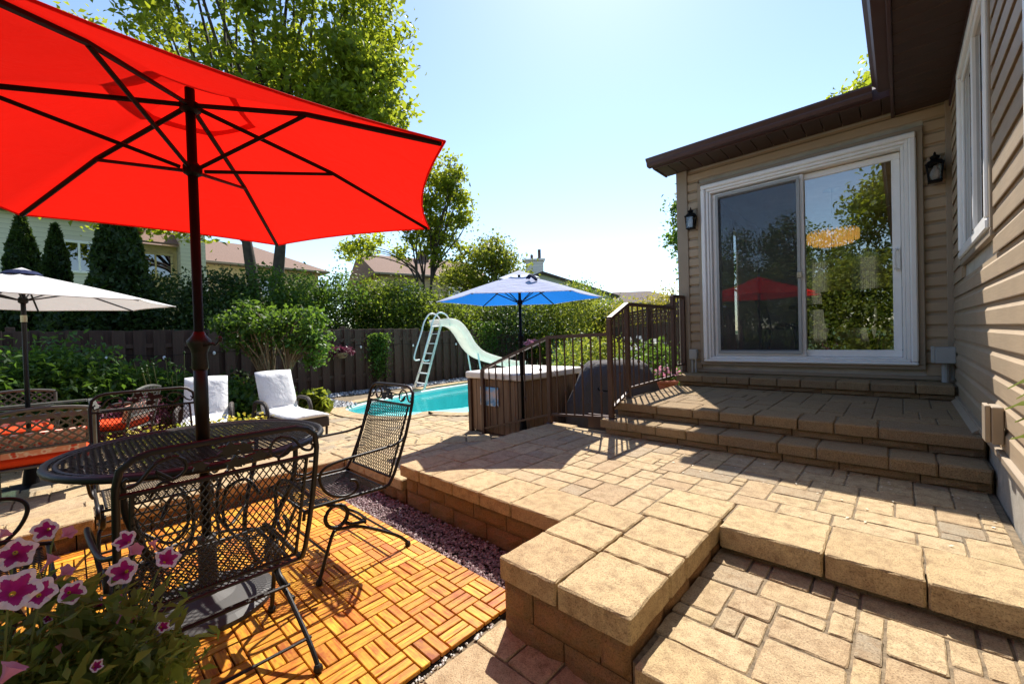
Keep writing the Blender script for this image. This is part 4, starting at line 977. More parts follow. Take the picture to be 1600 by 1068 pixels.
# ------------------------------------------------------------------ far left dining set
t = thing('patio_table', 'bronze metal table with a glass top under the off white umbrella', 'table', (-5.2, -.28, .02))
b = MB(); frame_ = [(-.52, -.52, -.44, .44), (.47, .52, -.44, .44)]
b.rbox(-.52, .52, -.44, -.39, .63, .67, .005); b.rbox(-.52, .52, .39, .44, .63, .67, .005); b.rbox(-.52, -.47, -.389, .389, .63, .67, .005); b.rbox(.47, .52, -.389, .389, .63, .67, .005); b.build('rim', 'iron_light', t)
b = MB(); b.box(-.469, .469, -.389, .389, .652, .660); b.build('glass_top', 'table_glass', t)
for sx in (-.47, .47):
    for sy in (-.39, .39): b = MB(); b.rbox(sx-.025, sx+.025, sy-.025, sy+.025, 0, .63, .004); b.build('leg', 'iron_light', t)
def lat_chair(label, loc, rz):
    t = thing('patio_chair', label, 'chair', loc, rz, 'bronze lattice chairs with orange cushions'); W = .245
    def bp(u_, v_, w=0): q = v_/.45; return (u_, -.20-.08*q+w, .355+.365*q+.03*(1-(u_/W)**2)*q)
    b = MB(); b.tube([(-W, .2, 0), (-W, .2, .34), (-W, -.2, .35)], .013, 6); b.tube([(W, .2, 0), (W, .2, .34), (W, -.2, .35)], .013, 6)
    b.tube([(-W, -.24, 0), (-W, -.2, .35), bp(-W, .44)], .013, 6); b.tube([(W, -.24, 0), (W, -.2, .35), bp(W, .44)], .013, 6)
    b.tube([bp(-W+2*W*k/10, .45) for k in range(11)], .014, 8); b.tube([bp(-W, .15), bp(W, .15)], .01, 6); b.rbox(-W, W, -.2, .2, .335, .352, .004); b.build('frame', 'iron_light', t)
    b = MB(); mesh_panel(b, -W, W, .15, .45, .046, bp, wid=.0065, ang=PI/4); b.build('lattice_back', 'iron_light', t, fixn=False)
    for s in (-1, 1): b = MB(); b.tube(smoothpath([bp(s*W, .26), (s*(W+.02), -.1, .56), (s*(W+.03), .12, .555), (s*(W+.02), .2, .50), (s*W, .2, .34)], 4), .013, 8); b.build('arm', 'iron_light', t, smooth=True)
    b = MB(); b.rbox(-.225, .225, -.19, .21, .354, .42, .02); b.build('seat_cushion', 'orange_cushion', t)
    b = MB()
    vs = [bp(u_, v_, w) for w in (.02, .075) for v_ in (.08, .27) for u_ in (-.2, .2)]; b.add(vs, [(0, 1, 3, 2), (4, 6, 7, 5), (0, 4, 5, 1), (2, 3, 7, 6), (0, 2, 6, 4), (1, 5, 7, 3)]); b.build('back_cushion', 'print_cushion', t)
lat_chair('bronze lattice chair with orange cushions seen from behind at far left', (-4.58, -.13, .02), PI/2)
lat_chair('bronze lattice chair with orange cushions seen side on behind the iron chair', (-5.75, .30, .02), PI-.5)
lat_chair('dark bronze lattice chair on the far side of the glass table in the shade', (-6.15, -.35, .02), -PI/2)

# ------------------------------------------------------------------ loungers
def lounger(label, loc, rz, back):
    t = thing('sun_lounger', label, 'sun lounger', loc, rz, 'wicker loungers by the pool'); W = .235
    b = MB(); b.rbox(-W, W, -.62, .62, .10, .225, .012); b.build('frame', 'wicker', t)
    for sx in (-1, 1):
        for sy in (-.56, .59): b = MB(); b.tube([(sx*(W-.03), sy, 0), (sx*(W-.025), sy, .11)], .016, 8); b.build('leg', 'wicker', t)
        b = MB(); pth = smoothpath([(sx*(W+.03), .02, .0), (sx*(W+.03), .05, .25), (sx*(W+.03), .0, .37), (sx*(W+.03), -.12, .40), (sx*(W+.03), -.33, .385), (sx*(W+.03), -.38, .30), (sx*(W+.03), -.38, .12)], 5); b.tube(pth, .026, 8); b.build('arm', 'wicker', t, smooth=True)
    b = MB(); b.lathe([(.05, -.012), (.055, 0), (.05, .012)], (0, 0, 0), 12); o = b.build('wheel', 'wicker', t); o.location = (-(W+.01), -.5, .06); o.rotation_euler = (0, PI/2, 0)
    # one long cushion, seat then raised back, softly puffed
    c, s = math.cos(back), math.sin(back); path = [(.63, .235), (.4, .238), (.1, .238), (-.15, .24), (-.26, .255)]
    path += [(-.26-c*d, .255+s*d) for d in (.06, .15, .25, .35, .45, .55)]
    b = MB(); vs = []; nx = 7; th = .055
    for i, (y, z) in enumerate(path):
        a = path[max(i-1, 0)]; e = path[min(i+1, len(path)-1)]; ty, tz = e[0]-a[0], e[1]-a[1]; l = math.hypot(ty, tz); ny, nz = tz/l, -ty/l
        if nz < 0: ny, nz = -ny, -nz
        for k in range(nx):
            x = -W+.01+(2*W-.02)*k/(nx-1); p = math.sin(PI*k/(nx-1))**.5*(.6 if i in (0, len(path)-1) else 1); q = th*(.35+.65*p)+random.uniform(-.004, .004); vs.append((x, y+ny*q, z+nz*q))
        for k in range(nx): x = -W+.01+(2*W-.02)*k/(nx-1); vs.append((x, y, z))
    m_ = len(path); s2 = 2*nx; fs = []
    for i in range(m_-1):
        for k in range(nx-1): fs.append((i*s2+k, i*s2+k+1, (i+1)*s2+k+1, (i+1)*s2+k)); fs.append((i*s2+nx+k, (i+1)*s2+nx+k, (i+1)*s2+nx+k+1, i*s2+nx+k+1))
        fs.append((i*s2, (i+1)*s2, (i+1)*s2+nx, i*s2+nx)); fs.append((i*s2+nx-1, i*s2+2*nx-1, (i+1)*s2+2*nx-1, (i+1)*s2+nx-1))
    for i in (0, m_-1): fs += [(i*s2+k, i*s2+k+1, i*s2+nx+k+1, i*s2+nx+k) for k in range(nx-1)]
    b.add(vs, fs); b.build('cushion', 'cushion', t, smooth=True)
    b = MB(); b.add([(x, y-.03*s, z-.03*c) for x in (-W+.02, W-.02) for (y, z) in ((-.22, .22), (-.26-c*.5, .255+s*.5))]+[(x, y-.05*s, z-.05*c) for x in (-W+.02, W-.02) for (y, z) in ((-.22, .22), (-.26-c*.5, .255+s*.5))], [(0, 1, 3, 2), (4, 6, 7, 5), (0, 4, 5, 1), (2, 3, 7, 6), (0, 2, 6, 4), (1, 5, 7, 3)]); b.build('backrest', 'wicker', t)
    return t
lounger('wicker sun lounger with white cushion nearest the pool, its back raised high', (-5.82, 1.93, .02), -PI/2+.06, R(68))
lounger('wicker sun lounger with white cushion partly behind the umbrella pole', (-6.05, 1.08, .02), -PI/2-.25, R(60))

# ------------------------------------------------------------------ pool slide
sd = thing('pool_slide', 'pale blue pool slide with a white ladder and hoop handrails', 'slide', (-8.05, 5.55, .02))
dv = Vector((.10, .995, 0)); sv = Vector((.995, -.10, 0))
def sp(s, y, z): q = sv*s+dv*y; return (q.x, q.y, z)
top = 1.44
for s in (-.17, .17):
    b = MB(); b.tube([sp(s*1.35, -.10, 0), sp(s, .42, top)], .026, 8); b.build('ladder_rail', 'slide_blue', sd)
    b = MB(); b.tube(smoothpath([sp(s*1.3, .06, .66), sp(s*1.3, -.08, .72), sp(s*1.2, .12, 1.30), sp(s*1.15, .20, 1.55), sp(s*1.15, .36, 1.74), sp(s*1.15, .56, 1.70), sp(s*1.15, .66, 1.52), sp(s*1.15, .64, 1.44)], 5), .018, 8); b.build('handrail', 'slide_white', sd, smooth=True)
for k in range(6):
    f_ = (k+.6)/6.4; b = MB(); y = -.10+.52*f_; w = .17*(1.35-.35*f_); z = top*f_; b.rbox(-w, w, -.04, .04, -.009, .009, .003); o = b.build('rung', 'slide_white', sd); o.location = sp(0, y, z); o.rotation_euler = (0, 0, -.10)
cp = smoothpath([(.38, top+.0), (.62, top+.03), (.85, top-.02), (1.05, top-.22), (1.25, top-.52), (1.5, top-.76), (1.9, top-.93), (2.35, top-1.08), (2.65, top-1.10)].__iter__() and [(0, y, z) for y, z in [(.38, top), (.62, top+.03), (.85, top-.02), (1.05, top-.22), (1.25, top-.52), (1.5, top-.76), (1.9, top-.93), (2.35, top-1.06), (2.65, top-1.08)]], 5)
b = MB(); secs = [(-.25, .14), (-.235, .15), (-.215, .13), (-.19, .03), (-.12, 0), (.12, 0), (.19, .03), (.215, .13), (.235, .15), (.25, .14), (.235, .03), (.2, -.02), (-.2, -.02), (-.235, .03)]; vs = []; m_ = len(secs)
for i, p in enumerate(cp):
    a = cp[max(i-1, 0)]; e = cp[min(i+1, len(cp)-1)]; tt = (e-a).normalized(); nn = Vector((0, -tt.z, tt.y)); curve_x = .25*max(0, (p.y-1.2))**1.3
    for s, h in secs: q = p+nn*h; vs.append(sp(s+curve_x, q.y, q.z))
b.add(vs, [(i*m_+k, i*m_+(k+1) % m_, (i+1)*m_+(k+1) % m_, (i+1)*m_+k) for i in range(len(cp)-1) for k in range(m_)]+[tuple(range(m_)), tuple((len(cp)-1)*m_+k for k in range(m_))])
b.build('chute', 'slide_blue', sd, smooth=False)
for s in (-.2, .24):
    b = MB(); b.tube([sp(s, 1.55, 0), sp(s, 1.42, top-.68)], .02, 8); b.build('support_leg', 'slide_white', sd)

# ------------------------------------------------------------------ fences
fn = thing('board_fence', 'dark brown board fence running behind the pool and garden bed', 'fence')
def ftop(y): return 1.44 if y < 6.3 else (1.37 if y < 8.2 else 1.24)
y = -3.2; k = 0; brd = {}
while y < 11.6:
    zt_ = ftop(y)+random.uniform(-.012, .012); back = k % 2; w = .155
    b = MB(); x = -9.10 if not back else -9.155; b.rbox(x-.009, x+.009, y-w/2, y+w/2, .03, zt_, .003); b.build('board', 'fence', fn); y += .125; k += 1
for zz in (.35, 1.15): b = MB(); b.rbox(-9.143, -9.112, -3.2, 11.6, zz, zz+.07, .003); b.build('rail', 'fence', fn)
for k in range(7): b = MB(); b.rbox(-9.26, -9.17, -3.0+k*2.4, -2.91+k*2.4, 0, 1.5 if k < 4 else 1.3, .005); b.build('post', 'fence', fn)
stl = thing('string_light', 'string of small white bulbs along the brown fence', 'lights')
pts = [(-9.07, -1.0+.35*k, 1.0+.03*math.sin(k*1.7)) for k in range(30)]
b = MB(); b.tube(smoothpath([(p[0], p[1], p[2]+.03+.02*math.sin(i*2.1)) for i, p in enumerate(pts)], 2), .004, 5); b.build('wire', 'black_metal', stl)
for p in pts[::2]: b = MB(); b.lathe([(.006, .03), (.018, .02), (.024, 0), (.018, -.025), (.005, -.035)], p, 8); b.build('bulb', 'white_vinyl', stl)
lf = thing('lattice_fence', 'brown board fence with a lattice top behind the covered grill', 'fence')
A_ = Vector((-2.61, 7.15, 0)); B_ = Vector((-11.98, 17.56, 0)); D_ = (B_-A_); LL = D_.length; D_.normalize(); N_ = Vector((D_.y, -D_.x, 0))
def lp(s, o, z): q = A_+D_*s+N_*o; return (q.x, q.y, z)
def lbox(s0, s1, o0, o1, z0, z1, nm):
    b = MB(); b.add([lp(s0, o0, z0), lp(s1, o0, z0), lp(s1, o1, z0), lp(s0, o1, z0), lp(s0, o0, z1), lp(s1, o0, z1), lp(s1, o1, z1), lp(s0, o1, z1)], [(3, 2, 1, 0), (4, 5, 6, 7), (0, 1, 5, 4), (1, 2, 6, 5), (2, 3, 7, 6), (3, 0, 4, 7)]); b.build(nm, 'fence', lf)
s = 0
while s < LL: lbox(s, s+.13, -.01, .01, .05, 1.32+random.uniform(-.005, .005), 'board'); s += .138 if random.random() < .93 else .17
lbox(0, LL, -.02, .03, 1.325, 1.36, 'rail'); lbox(0, LL, -.02, .03, 1.66, 1.70, 'rail')
for k in range(8): lbox(k*1.9, k*1.9+.09, -.11, -.03, 0, 1.75, 'post')
b = MB(); mesh_panel(b, 0, LL, 1.36, 1.66, .085, lambda u_, v_, w: lp(u_, w*4, v_), wid=.015, ang=PI/4); b.build('lattice', 'fence', lf, fixn=False)

# ------------------------------------------------------------------ neighbouring houses
def windows(t, wins, y, mat='house_glass', trimmat='white_vinyl', bars=True):
    for (x0, x1, z0, z1) in wins:
        b = MB(); frame(b, x0, x1, z0, z1, .09, y-.07, y-.005, .01)
        if bars: b.rbox((x0+x1)/2-.03, (x0+x1)/2+.03, y-.06, y-.01, z0+.09, z1-.09, .005)
        w = b.build('window', trimmat, t); b = MB(); b.box(x0+.05, x1-.05, y-.03, y-.02, z0+.05, z1-.05); b.build('pane', mat, w)
def roof_prism(t, x0, x1, y0, y1, ze, zr, over=.4, mat='roof_shingle', hipx=0):
    x0 -= over; x1 += over; y0 -= over; y1 += over; ym = (y0+y1)/2
    b = MB(); b.add([(x0, y0, ze), (x1, y0, ze), (x1, y1, ze), (x0, y1, ze), (x0+hipx, ym, zr), (x1-hipx, ym, zr), (x0, y0, ze-.12), (x1, y0, ze-.12), (x1, y1, ze-.12), (x0, y1, ze-.12)],
        [(0, 1, 5, 4), (2, 3, 4, 5), (1, 2, 5), (3, 0, 4), (0, 6, 7, 1), (1, 7, 8, 2), (2, 8, 9, 3), (3, 9, 6, 0), (9, 8, 7, 6)]); r_ = b.build('roof', mat, t)
    b = MB(); b.rbox(x0, x1, y0-.10, y0-.005, ze-.13, ze-.01, .01); b.build('gutter', 'taupe_trim', r_); return r_
def wallbox(t, x0, x1, y0, y1, z0, z1, mat):
    b = MB(); b.box(x0, x1, y0, y1, z0, z1); return b.build('wall', mat, t)
# local x runs along +Y, local -y faces the camera (+X side)
h1 = thing('neighbour_house', 'cream sided two storey house behind the tall cedars at far left', 'house', (-21.3, 0, 0), PI/2)
wallbox(h1, -9, 1.75, 0, 8, 0, 5.85, 'siding_cream'); roof_prism(h1, -9, 1.75, 0, 8, 5.87, 8.2, .45)
wallbox(h1, 1.76, 3.25, 1.0, 7, 0, 5.35, 'stucco_yellow'); wallbox(h1, 3.26, 4.1, .2, 7, 0, 6.1, 'siding_cream')
b = MB(); b.add([(1.77, .4, 5.36), (3.24, .4, 5.36), (3.24, 3, 6.8), (1.77, 3, 6.8), (1.77, .4, 5.28), (3.24, .4, 5.28)], [(0, 1, 2, 3), (0, 4, 5, 1)]); b.build('roof', 'roof_shingle', h1)
windows(h1, [(-.05, .78, 3.85, 5.0), (-4.2, -3.2, 3.85, 5.0)], 0); windows(h1, [(1.98, 3.12, 3.95, 5.02)], 1.0, trimmat='stucco_yellow')
h2 = thing('neighbour_house', 'low house with a brown hipped shingle roof behind the maple trunks', 'house', (-27, 0, 0), PI/2)
wallbox(h2, 1.5, 11.0, 0, 8, 0, 5.6, 'stucco_yellow'); roof_prism(h2, 1.5, 11.0, 0, 8, 5.62, 7.6, .5, hipx=3.2); windows(h2, [(4, 5.2, 3.6, 4.9), (7, 8.2, 3.6, 4.9)], 0)
h3 = thing('neighbour_house', 'house with a reddish brown roof and small roof vent behind the hedge', 'house', (-25.0, 0, 0), PI/2-.25)
wallbox(h3, 12.8, 19.5, 0, 7, 0, 5.0, 'siding_tan'); r3 = roof_prism(h3, 12.8, 19.5, 0, 7, 5.02, 6.75, .45); windows(h3, [(14, 15.2, 3.2, 4.4), (17, 18, 3.2, 4.4)], 0)
b = MB(); b.rbox(16.2, 16.8, 2.6, 3.2, 6.0, 6.95, .02); b.rbox(16.1, 16.9, 2.5, 3.3, 6.95, 7.1, .02); b.build('roof_vent', 'roof_dark', r3)
h4 = thing('neighbour_house', 'white house with a chimney behind the blue umbrella', 'house', (-13.6, 17.3, 0), YAW)
b = MB(); b.add([(-3.6, 0, 0), (3.4, 0, 0), (3.4, 0, 3.2), (-.2, 0, 4.45), (-3.6, 0, 3.2), (-3.6, 7, 0), (3.4, 7, 0), (3.4, 7, 3.2), (-.2, 7, 4.45), (-3.6, 7, 3.2)], [(0, 1, 2, 3, 4), (9, 8, 7, 6, 5), (1, 6, 7, 2), (0, 4, 9, 5), (2, 7, 8, 3), (3, 8, 9, 4)]); b.build('wall', 'siding_white', h4)
b = MB()
for s, xe in ((1, 3.75), (-1, -3.95)): b.add([(-.2, -.35, 4.50), (xe, -.35, 3.13), (xe, 7.2, 3.13), (-.2, 7.2, 4.50), (-.2, -.35, 4.38), (xe, -.35, 3.01), (xe, 7.2, 3.01), (-.2, 7.2, 4.38)], [(0, 1, 2, 3), (7, 6, 5, 4), (0, 4, 5, 1), (1, 5, 6, 2), (2, 6, 7, 3)])
r4 = b.build('roof', 'roof_dark', h4)
b = MB(); b.rbox(-.95, .05, 2.2, 2.9, 3.8, 5.5, .02); b.rbox(-1.05, .15, 2.1, 3.0, 5.5, 5.62, .02); b.build('chimney', 'siding_white', r4); b = MB(); b.tube([(-.6, 2.5, 5.6), (-.6, 2.5, 5.9)], .08, 8); b.tube([(-.15, 2.5, 5.6), (-.15, 2.5, 6.2)], .09, 8); b.build('flue', 'roof_dark', r4)
windows(h4, [(1.7, 2.1, 2.2, 3.0), (2.35, 2.75, 2.2, 3.0)], 0, bars=False)
h5 = thing('neighbour_house', 'small distant cream house with a grey roof right of the white house', 'house', (-14.4, 27.3, 0), YAW-.1)
wallbox(h5, -2, 4, 0, 6, 0, 3.3, 'siding_tan'); roof_prism(h5, -2, 4, 0, 6, 3.32, 4.4, .4, 'roof_dark', 2); windows(h5, [(.0, .5, 2.2, 2.95), (.9, 1.4, 2.2, 2.95)], 0, bars=False)

# ------------------------------------------------------------------ plants
def leaf_object(name, C, size, mat, parent=None, upb=.35, aspect=.55, kind=None, axis=None, fold=.25, flat=None):
    n = len(C); S = size*rng.uniform(.6, 1.35, n)[:, None]
    N_ = rng.normal(size=(n, 3)); N_[:, 2] += upb*2.2; N_ /= np.linalg.norm(N_, axis=1)[:, None]
    T = rng.normal(size=(n, 3)) if axis is None else axis+rng.normal(size=(n, 3))*.45
    T -= N_*(T*N_).sum(1)[:, None]; T /= np.linalg.norm(T, axis=1)[:, None]+1e-9; B_ = np.cross(N_, T)
    a = aspect*(.8+.4*rng.random(n)[:, None])
    v0 = C-T*S*.5; v1 = C+B_*S*.5*a+N_*S*fold*.4+T*S*.02; v2 = C+T*S*.5-N_*S*fold*.3; v3 = C-B_*S*.5*a+N_*S*fold*.4+T*S*.02
    V = np.stack([v0, v1, v2, v3], 1).reshape(-1, 3)
    me = bpy.data.meshes.new(name); me.vertices.add(4*n); me.vertices.foreach_set('co', V.ravel().astype(np.float32))
    me.loops.add(4*n); me.loops.foreach_set('vertex_index', np.arange(4*n, dtype=np.int32)); me.polygons.add(n); me.polygons.foreach_set('loop_start', np.arange(0, 4*n, 4, dtype=np.int32)); me.update(calc_edges=True)
    return link(name, me, mat, parent, kind=kind)
def clumps(blobs, nclump, per, sig, shell=.55):
    """blobs: (x,y,z,rx,ry,rz,weight) -> leaf centres and clump centres"""
    w = np.array([b[6] for b in blobs], float); w /= w.sum(); pts = []; cs = []
    for bi, b_ in enumerate(blobs):
        k = max(1, int(round(nclump*w[bi])))
        d = rng.normal(size=(k, 3)); d /= np.linalg.norm(d, axis=1)[:, None]; r_ = shell+(1-shell)*rng.random(k)**.6
        c = np.array(b_[:3])+d*r_[:, None]*np.array(b_[3:6]); cs.append(c)
        m = rng.integers(int(per*.5), int(per*1.5)+1, k)
        for q in range(k): pts.append(c[q]+rng.normal(size=(m[q], 3))*np.array([sig, sig, sig*.7]))
    return np.concatenate(pts), np.concatenate(cs)
def tree(name, label, base, fork, blobs, nclump, per, sig, leaf, mat, tr=.2, stems=1, spread=.3, nb=26, shell=.5, cat='tree', barkmat='bark'):
    t = thing(name, label, cat, base); bx_, by_, bz_ = base
    C, cs = clumps([(b_[0]-bx_, b_[1]-by_, b_[2]-bz_, *b_[3:]) for b_ in blobs], nclump, per, sig, shell)
    mb = MB(); fk = Vector(fork)-Vector(base)
    ends = []
    for s in range(stems):
        a = s/stems*2*PI+.5; off = Vector((math.cos(a), math.sin(a), 0))*spread*(stems > 1)
        e = fk+off*1.8; ends.append(e)
        mb.tube(smoothpath([off*.3, off*.6+fk*.35, e*.75+Vector((0, 0, 0)), e], 4), [tr*(1-.45*i/12) for i in range(13)], 8)
    idx_ = rng.choice(len(cs), min(nb, len(cs)), replace=False)
    for i in idx_:
        e = Vector(cs[i]); s_ = min(ends, key=lambda q: (q-e).length); m = s_*.45+e*.55+Vector((rng.normal()*.15, rng.normal()*.15, .25+.1*rng.random())); pth = smoothpath([s_*.92, s_*.7+m*.3+Vector((0, 0, .1)), m, e], 3); n_ = len(pth); mb.tube(pth, [tr*.42*(1-.85*q/(n_-1))+.006 for q in range(n_)], 5)
    mb.build('trunk', barkmat, t, smooth=True, fixn=False)
    leaf_object('crown', C, leaf, mat, t); return t
def bush(name, label, c, r, n, leaf, mat, cat='shrub', stems=True, shell=.45, sig=None, group=None, upb=.35, aspect=.55):
    t = thing(name, label, cat, (c[0], c[1], max(0, c[2]-r[2])), 0, group); z0 = max(0, c[2]-r[2]); sig = sig or min(r)*.28
    C, cs = clumps([(0, 0, c[2]-z0, *r, 1)], max(8, n//40), 40, sig, shell); C = C[C[:, 2] > .01]
    if stems:
        mb = MB()
        for k in range(7): e = cs[rng.integers(len(cs))]; mb.tube(smoothpath([(e[0]*.08, e[1]*.08, -.02), (e[0]*.4, e[1]*.4, e[2]*.5), tuple(e)], 3), [.02*min(1, max(r)), .016*min(1, max(r)), .014*min(1, max(r)), .012*min(1, max(r)), .01*min(1, max(r)), .008*min(1, max(r)), .005*min(1, max(r))], 5)
        mb.build('stems', 'twig', t, fixn=False)
    leaf_object('foliage', C, leaf, mat, t, upb=upb, aspect=aspect); return t
tree('maple_tree', 'big two stemmed maple tree behind the red umbrella', (-15.6, 4.6, 0), (-15.6, 4.6, 5.0),
     [(-15.5, 4.2, 11.3, 3.2, 3.2, 3.2, 5), (-17.6, 2.0, 10.8, 2.3, 2.3, 2.6, 1.3), (-13.6, 5.9, 10.9, 2.2, 2.2, 2.8, 4), (-11.9, 6.3, 8.6, 1.5, 1.5, 1.6, 2.4), (-12.0, 6.9, 10.6, 1.2, 1.2, 1.8, 1.6), (-14.2, 4.6, 8.6, 2.2, 2.2, 1.8, 3), (-17.5, 1.5, 8.6, 1.7, 1.7, 1.7, 1.3), (-11.6, 6.0, 7.3, 1.0, 1.0, .9, 1), (-17.2, 1.1, 5.6, 1.5, 1.5, .7, .4), (-16.7, 2.2, 5.3, 1.2, 1.2, .7, .35), (-17.9, .4, 5.4, 1.2, 1.2, .7, .22), (-16.2, 3.6, 15, 2.6, 2.6, 2, 2), (-13.9, 5.7, 14.4, 2.2, 2.2, 2, 2)],
     500, 66, .27, .21, 'leaf_maple', .26, 2, .42, 70)
tree('young_maple_tree', 'smaller slender maple tree right of the red umbrella', (-13.4, 9.45, 0), (-13.4, 9.45, 3.6),
     [(-13.2, 9.5, 6.8, 1.1, 1.1, 1.2, 3), (-12.7, 10.1, 5.9, .9, .9, 1.0, 3), (-12.8, 10.0, 7.3, .9, .9, .9, 2), (-13.6, 9.1, 5.2, 1.0, 1.0, .6, 1.6), (-14.9, 8.2, 4.6, 1.4, 1.4, .5, 1.6), (-12.7, 10.1, 4.6, .7, .7, .6, 1.2)], 125, 58, .20, .17, 'leaf_maple', .08, 3, .18, 34)
tree('lime_tree', 'sunlit yellow green tree behind the left edge of the blue umbrella', (-12.3, 11.8, 0), (-12.3, 11.8, 2.0),
     [(-12.35, 11.78, 3.8, 1.2, 1.2, 1.1, 3), (-13.1, 11.0, 3.2, 1.0, 1.0, 1.1, 2), (-11.8, 12.3, 3.4, 1.0, 1.0, 1.0, 2), (-12.2, 11.9, 4.6, .6, .6, .6, 1), (-12.6, 11.5, 2.2, 1.5, 1.5, .8, 2)], 170, 70, .25, .14, 'leaf_lime', .10, 2, .2, 30)
tree('corner_tree', 'green tree showing beside the house corner post', (-5.1, 15.9, 0), (-5.1, 15.9, 2.4), [(-5.3, 15.6, 4.8, .9, .9, 1.7, 3), (-5.0, 16, 3.3, .9, .9, .9, 1)], 70, 70, .22, .16, 'leaf_green', .12, 1, 0, 16)
tree('roof_tree', 'treetop peeking over the roof of the house', (-.6, 20.2, 0), (-.6, 20.2, 6), [(-.9, 19.8, 8.9, 1.1, 1.1, 1.0, 1), (.6, 20.8, 10, 1.8, 1.8, 1.4, 1)], 60, 70, .28, .2, 'leaf_maple', .2, 1, 0, 14)
for i, (px_, py_, pz_, rx, rz, m, lab) in enumerate([(-8.9, 10.9, 1.5, .9, 1.1, 'leaf_hedge', 'leafy shrub left of the blue umbrella pole behind the fence'), (-8.0, 11.7, 1.6, .95, 1.2, 'leaf_lime', 'yellow green shrub right of the blue umbrella pole'), (-9.6, 9.9, 1.4, .9, 1.0, 'leaf_cedar', 'dark shrub behind the pool slide end'), (-7.3, 12.9, 1.4, .8, 1.0, 'leaf_hedge', 'green shrub in front of the white house'), (-10.4, 9.2, 1.5, .9, .9, 'leaf_hedge', 'green shrub just behind the slide hoops'), (-9.9, 14.9, 2.2, .7, 1.3, 'leaf_green', 'thin tall shrub poking above the right side of the blue umbrella')]):
    bush('shrub', lab, (px_, py_, pz_), (rx, rx, rz), 5200, .10, m)
for c, r_, lab in (((-5.0, 11.8, 1.35), (1.0, .8, 1.05), 'golden yellow hedge bush behind the lattice fence, nearest the house corner'), ((-6.4, 12.4, 1.3), (.9, .8, .85), 'golden yellow hedge bush behind the lattice fence, farther from the house')): bush('golden_bush', lab, c, r_, 5500, .08, 'leaf_yellow')
hl = ['hedge bush behind the fence beside the tall cedar', 'hedge bush behind the fence left of the red umbrella pole', 'hedge bush behind the fence right of the red umbrella pole', 'hedge bush below the left maple stem', 'hedge bush below the right maple stem', 'hedge bush above the white lounger', 'hedge bush above the hanging basket', 'hedge bush behind the vine on the fence', 'hedge bush just left of the slide ladder']
for (x, y, z), lab, i in zip([(-12.0, 1.6, 1.6), (-11.4, 2.4, 1.6), (-11.1, 3.2, 1.7), (-10.9, 4.0, 1.65), (-10.7, 4.9, 1.7), (-10.5, 5.7, 1.65), (-10.4, 6.5, 1.6), (-10.3, 7.3, 1.5), (-10.2, 8.1, 1.35)], hl, range(9)):
    bush('hedge_bush', lab, (x, y, z), (.8, .85, 1.25 if i < 7 else 1.1), 8200, .085, 'leaf_cedar' if i < 2 else ('leaf_hedge' if i > 4 else 'leaf_green'), cat='hedge', shell=.6, sig=.17)
def cedar(label, x, y, h, r, n=9000):
    t = thing('cedar', label, 'tree', (x, y, 0)); z = rng.random(n)**.85*h; rad = r*(np.minimum(1, (z/h)/.18))*(1-(z/h)**3.2)*(.55+.55*rng.random(n)**.7); a = rng.random(n)*2*PI; rad *= 1+.16*np.sin(a*4+z*4)
    C = np.stack([np.cos(a)*rad, np.sin(a)*rad, z+.05], 1); mb = MB(); mb.tube([(0, 0, 0), (0, 0, h*.9)], [.10, .015], 7); mb.build('trunk', 'bark', t, fixn=False)
    ax = np.stack([np.cos(a)*.35, np.sin(a)*.35, np.ones(n)], 1); leaf_object('crown', C, .15, 'leaf_cedar', t, upb=0, axis=ax)
cedar('tall narrow cedar at far left in front of the cream house', -13.9, -.62, 4.1, .36); cedar('narrow cedar second from the left, beside the house window', -13.3, -.12, 3.8, .30); cedar('broad tall cedar between the two neighbour windows', -12.4, .82, 4.3, .58, 13000); cedar('short cedar tucked under the off white umbrella edge', -11.9, .15, 2.2, .6)
# garden bed
bush('peony_bush', 'broad dark green peony bush behind the glass table', (-7.7, -.02, .62), (.5, .55, .6), 7000, .085, 'leaf_peony', aspect=.4); bush('peony_bush', 'green peony bush cut by the left picture edge', (-7.3, -.75, .62), (.45, .45, .58), 6000, .085, 'leaf_peony', aspect=.4); bush('peony_bush', 'lower green peony bush between the table and the lounger', (-7.75, .78, .45), (.42, .42, .42), 4400, .08, 'leaf_peony', aspect=.4)
bush('barberry_bush', 'dark red leaved low bush behind the iron chair', (-6.9, .45, .3), (.3, .35, .28), 1300, .05, 'leaf_purple'); bush('hosta', 'lime green hosta beside the right lounger', (-6.75, 2.55, .22), (.22, .22, .2), 420, .13, 'leaf_lime', cat='plant', stems=False, aspect=.7); bush('fern_bush', 'green leafy clump between the two loungers', (-7.15, 1.55, .32), (.35, .3, .32), 1500, .09, 'leaf_green', cat='plant'); bush('fern_bush', 'green leafy clump behind the umbrella pole', (-7.6, 1.3, .35), (.3, .3, .35), 1200, .09, 'leaf_green', cat='plant'); bush('garden_shrub', 'dark green shrub in the bed under the lilac', (-7.7, 2.0, .35), (.4, .35, .35), 1600, .08, 'leaf_cedar')
tree('lilac_tree', 'small multi stemmed lilac with a sunlit right side above the lounger', (-7.45, 2.3, .03), (-7.45, 2.3, .62), [(-7.55, 2.1, 1.4, .42, .5, .38, 3), (-7.25, 2.65, 1.35, .3, .35, .42, 3), (-7.6, 1.9, 1.5, .4, .4, .3, 2), (-7.15, 2.85, 1.05, .2, .25, .25, 1)], 110, 48, .085, .075, 'leaf_green', .022, 5, .12, 60, barkmat='twig')
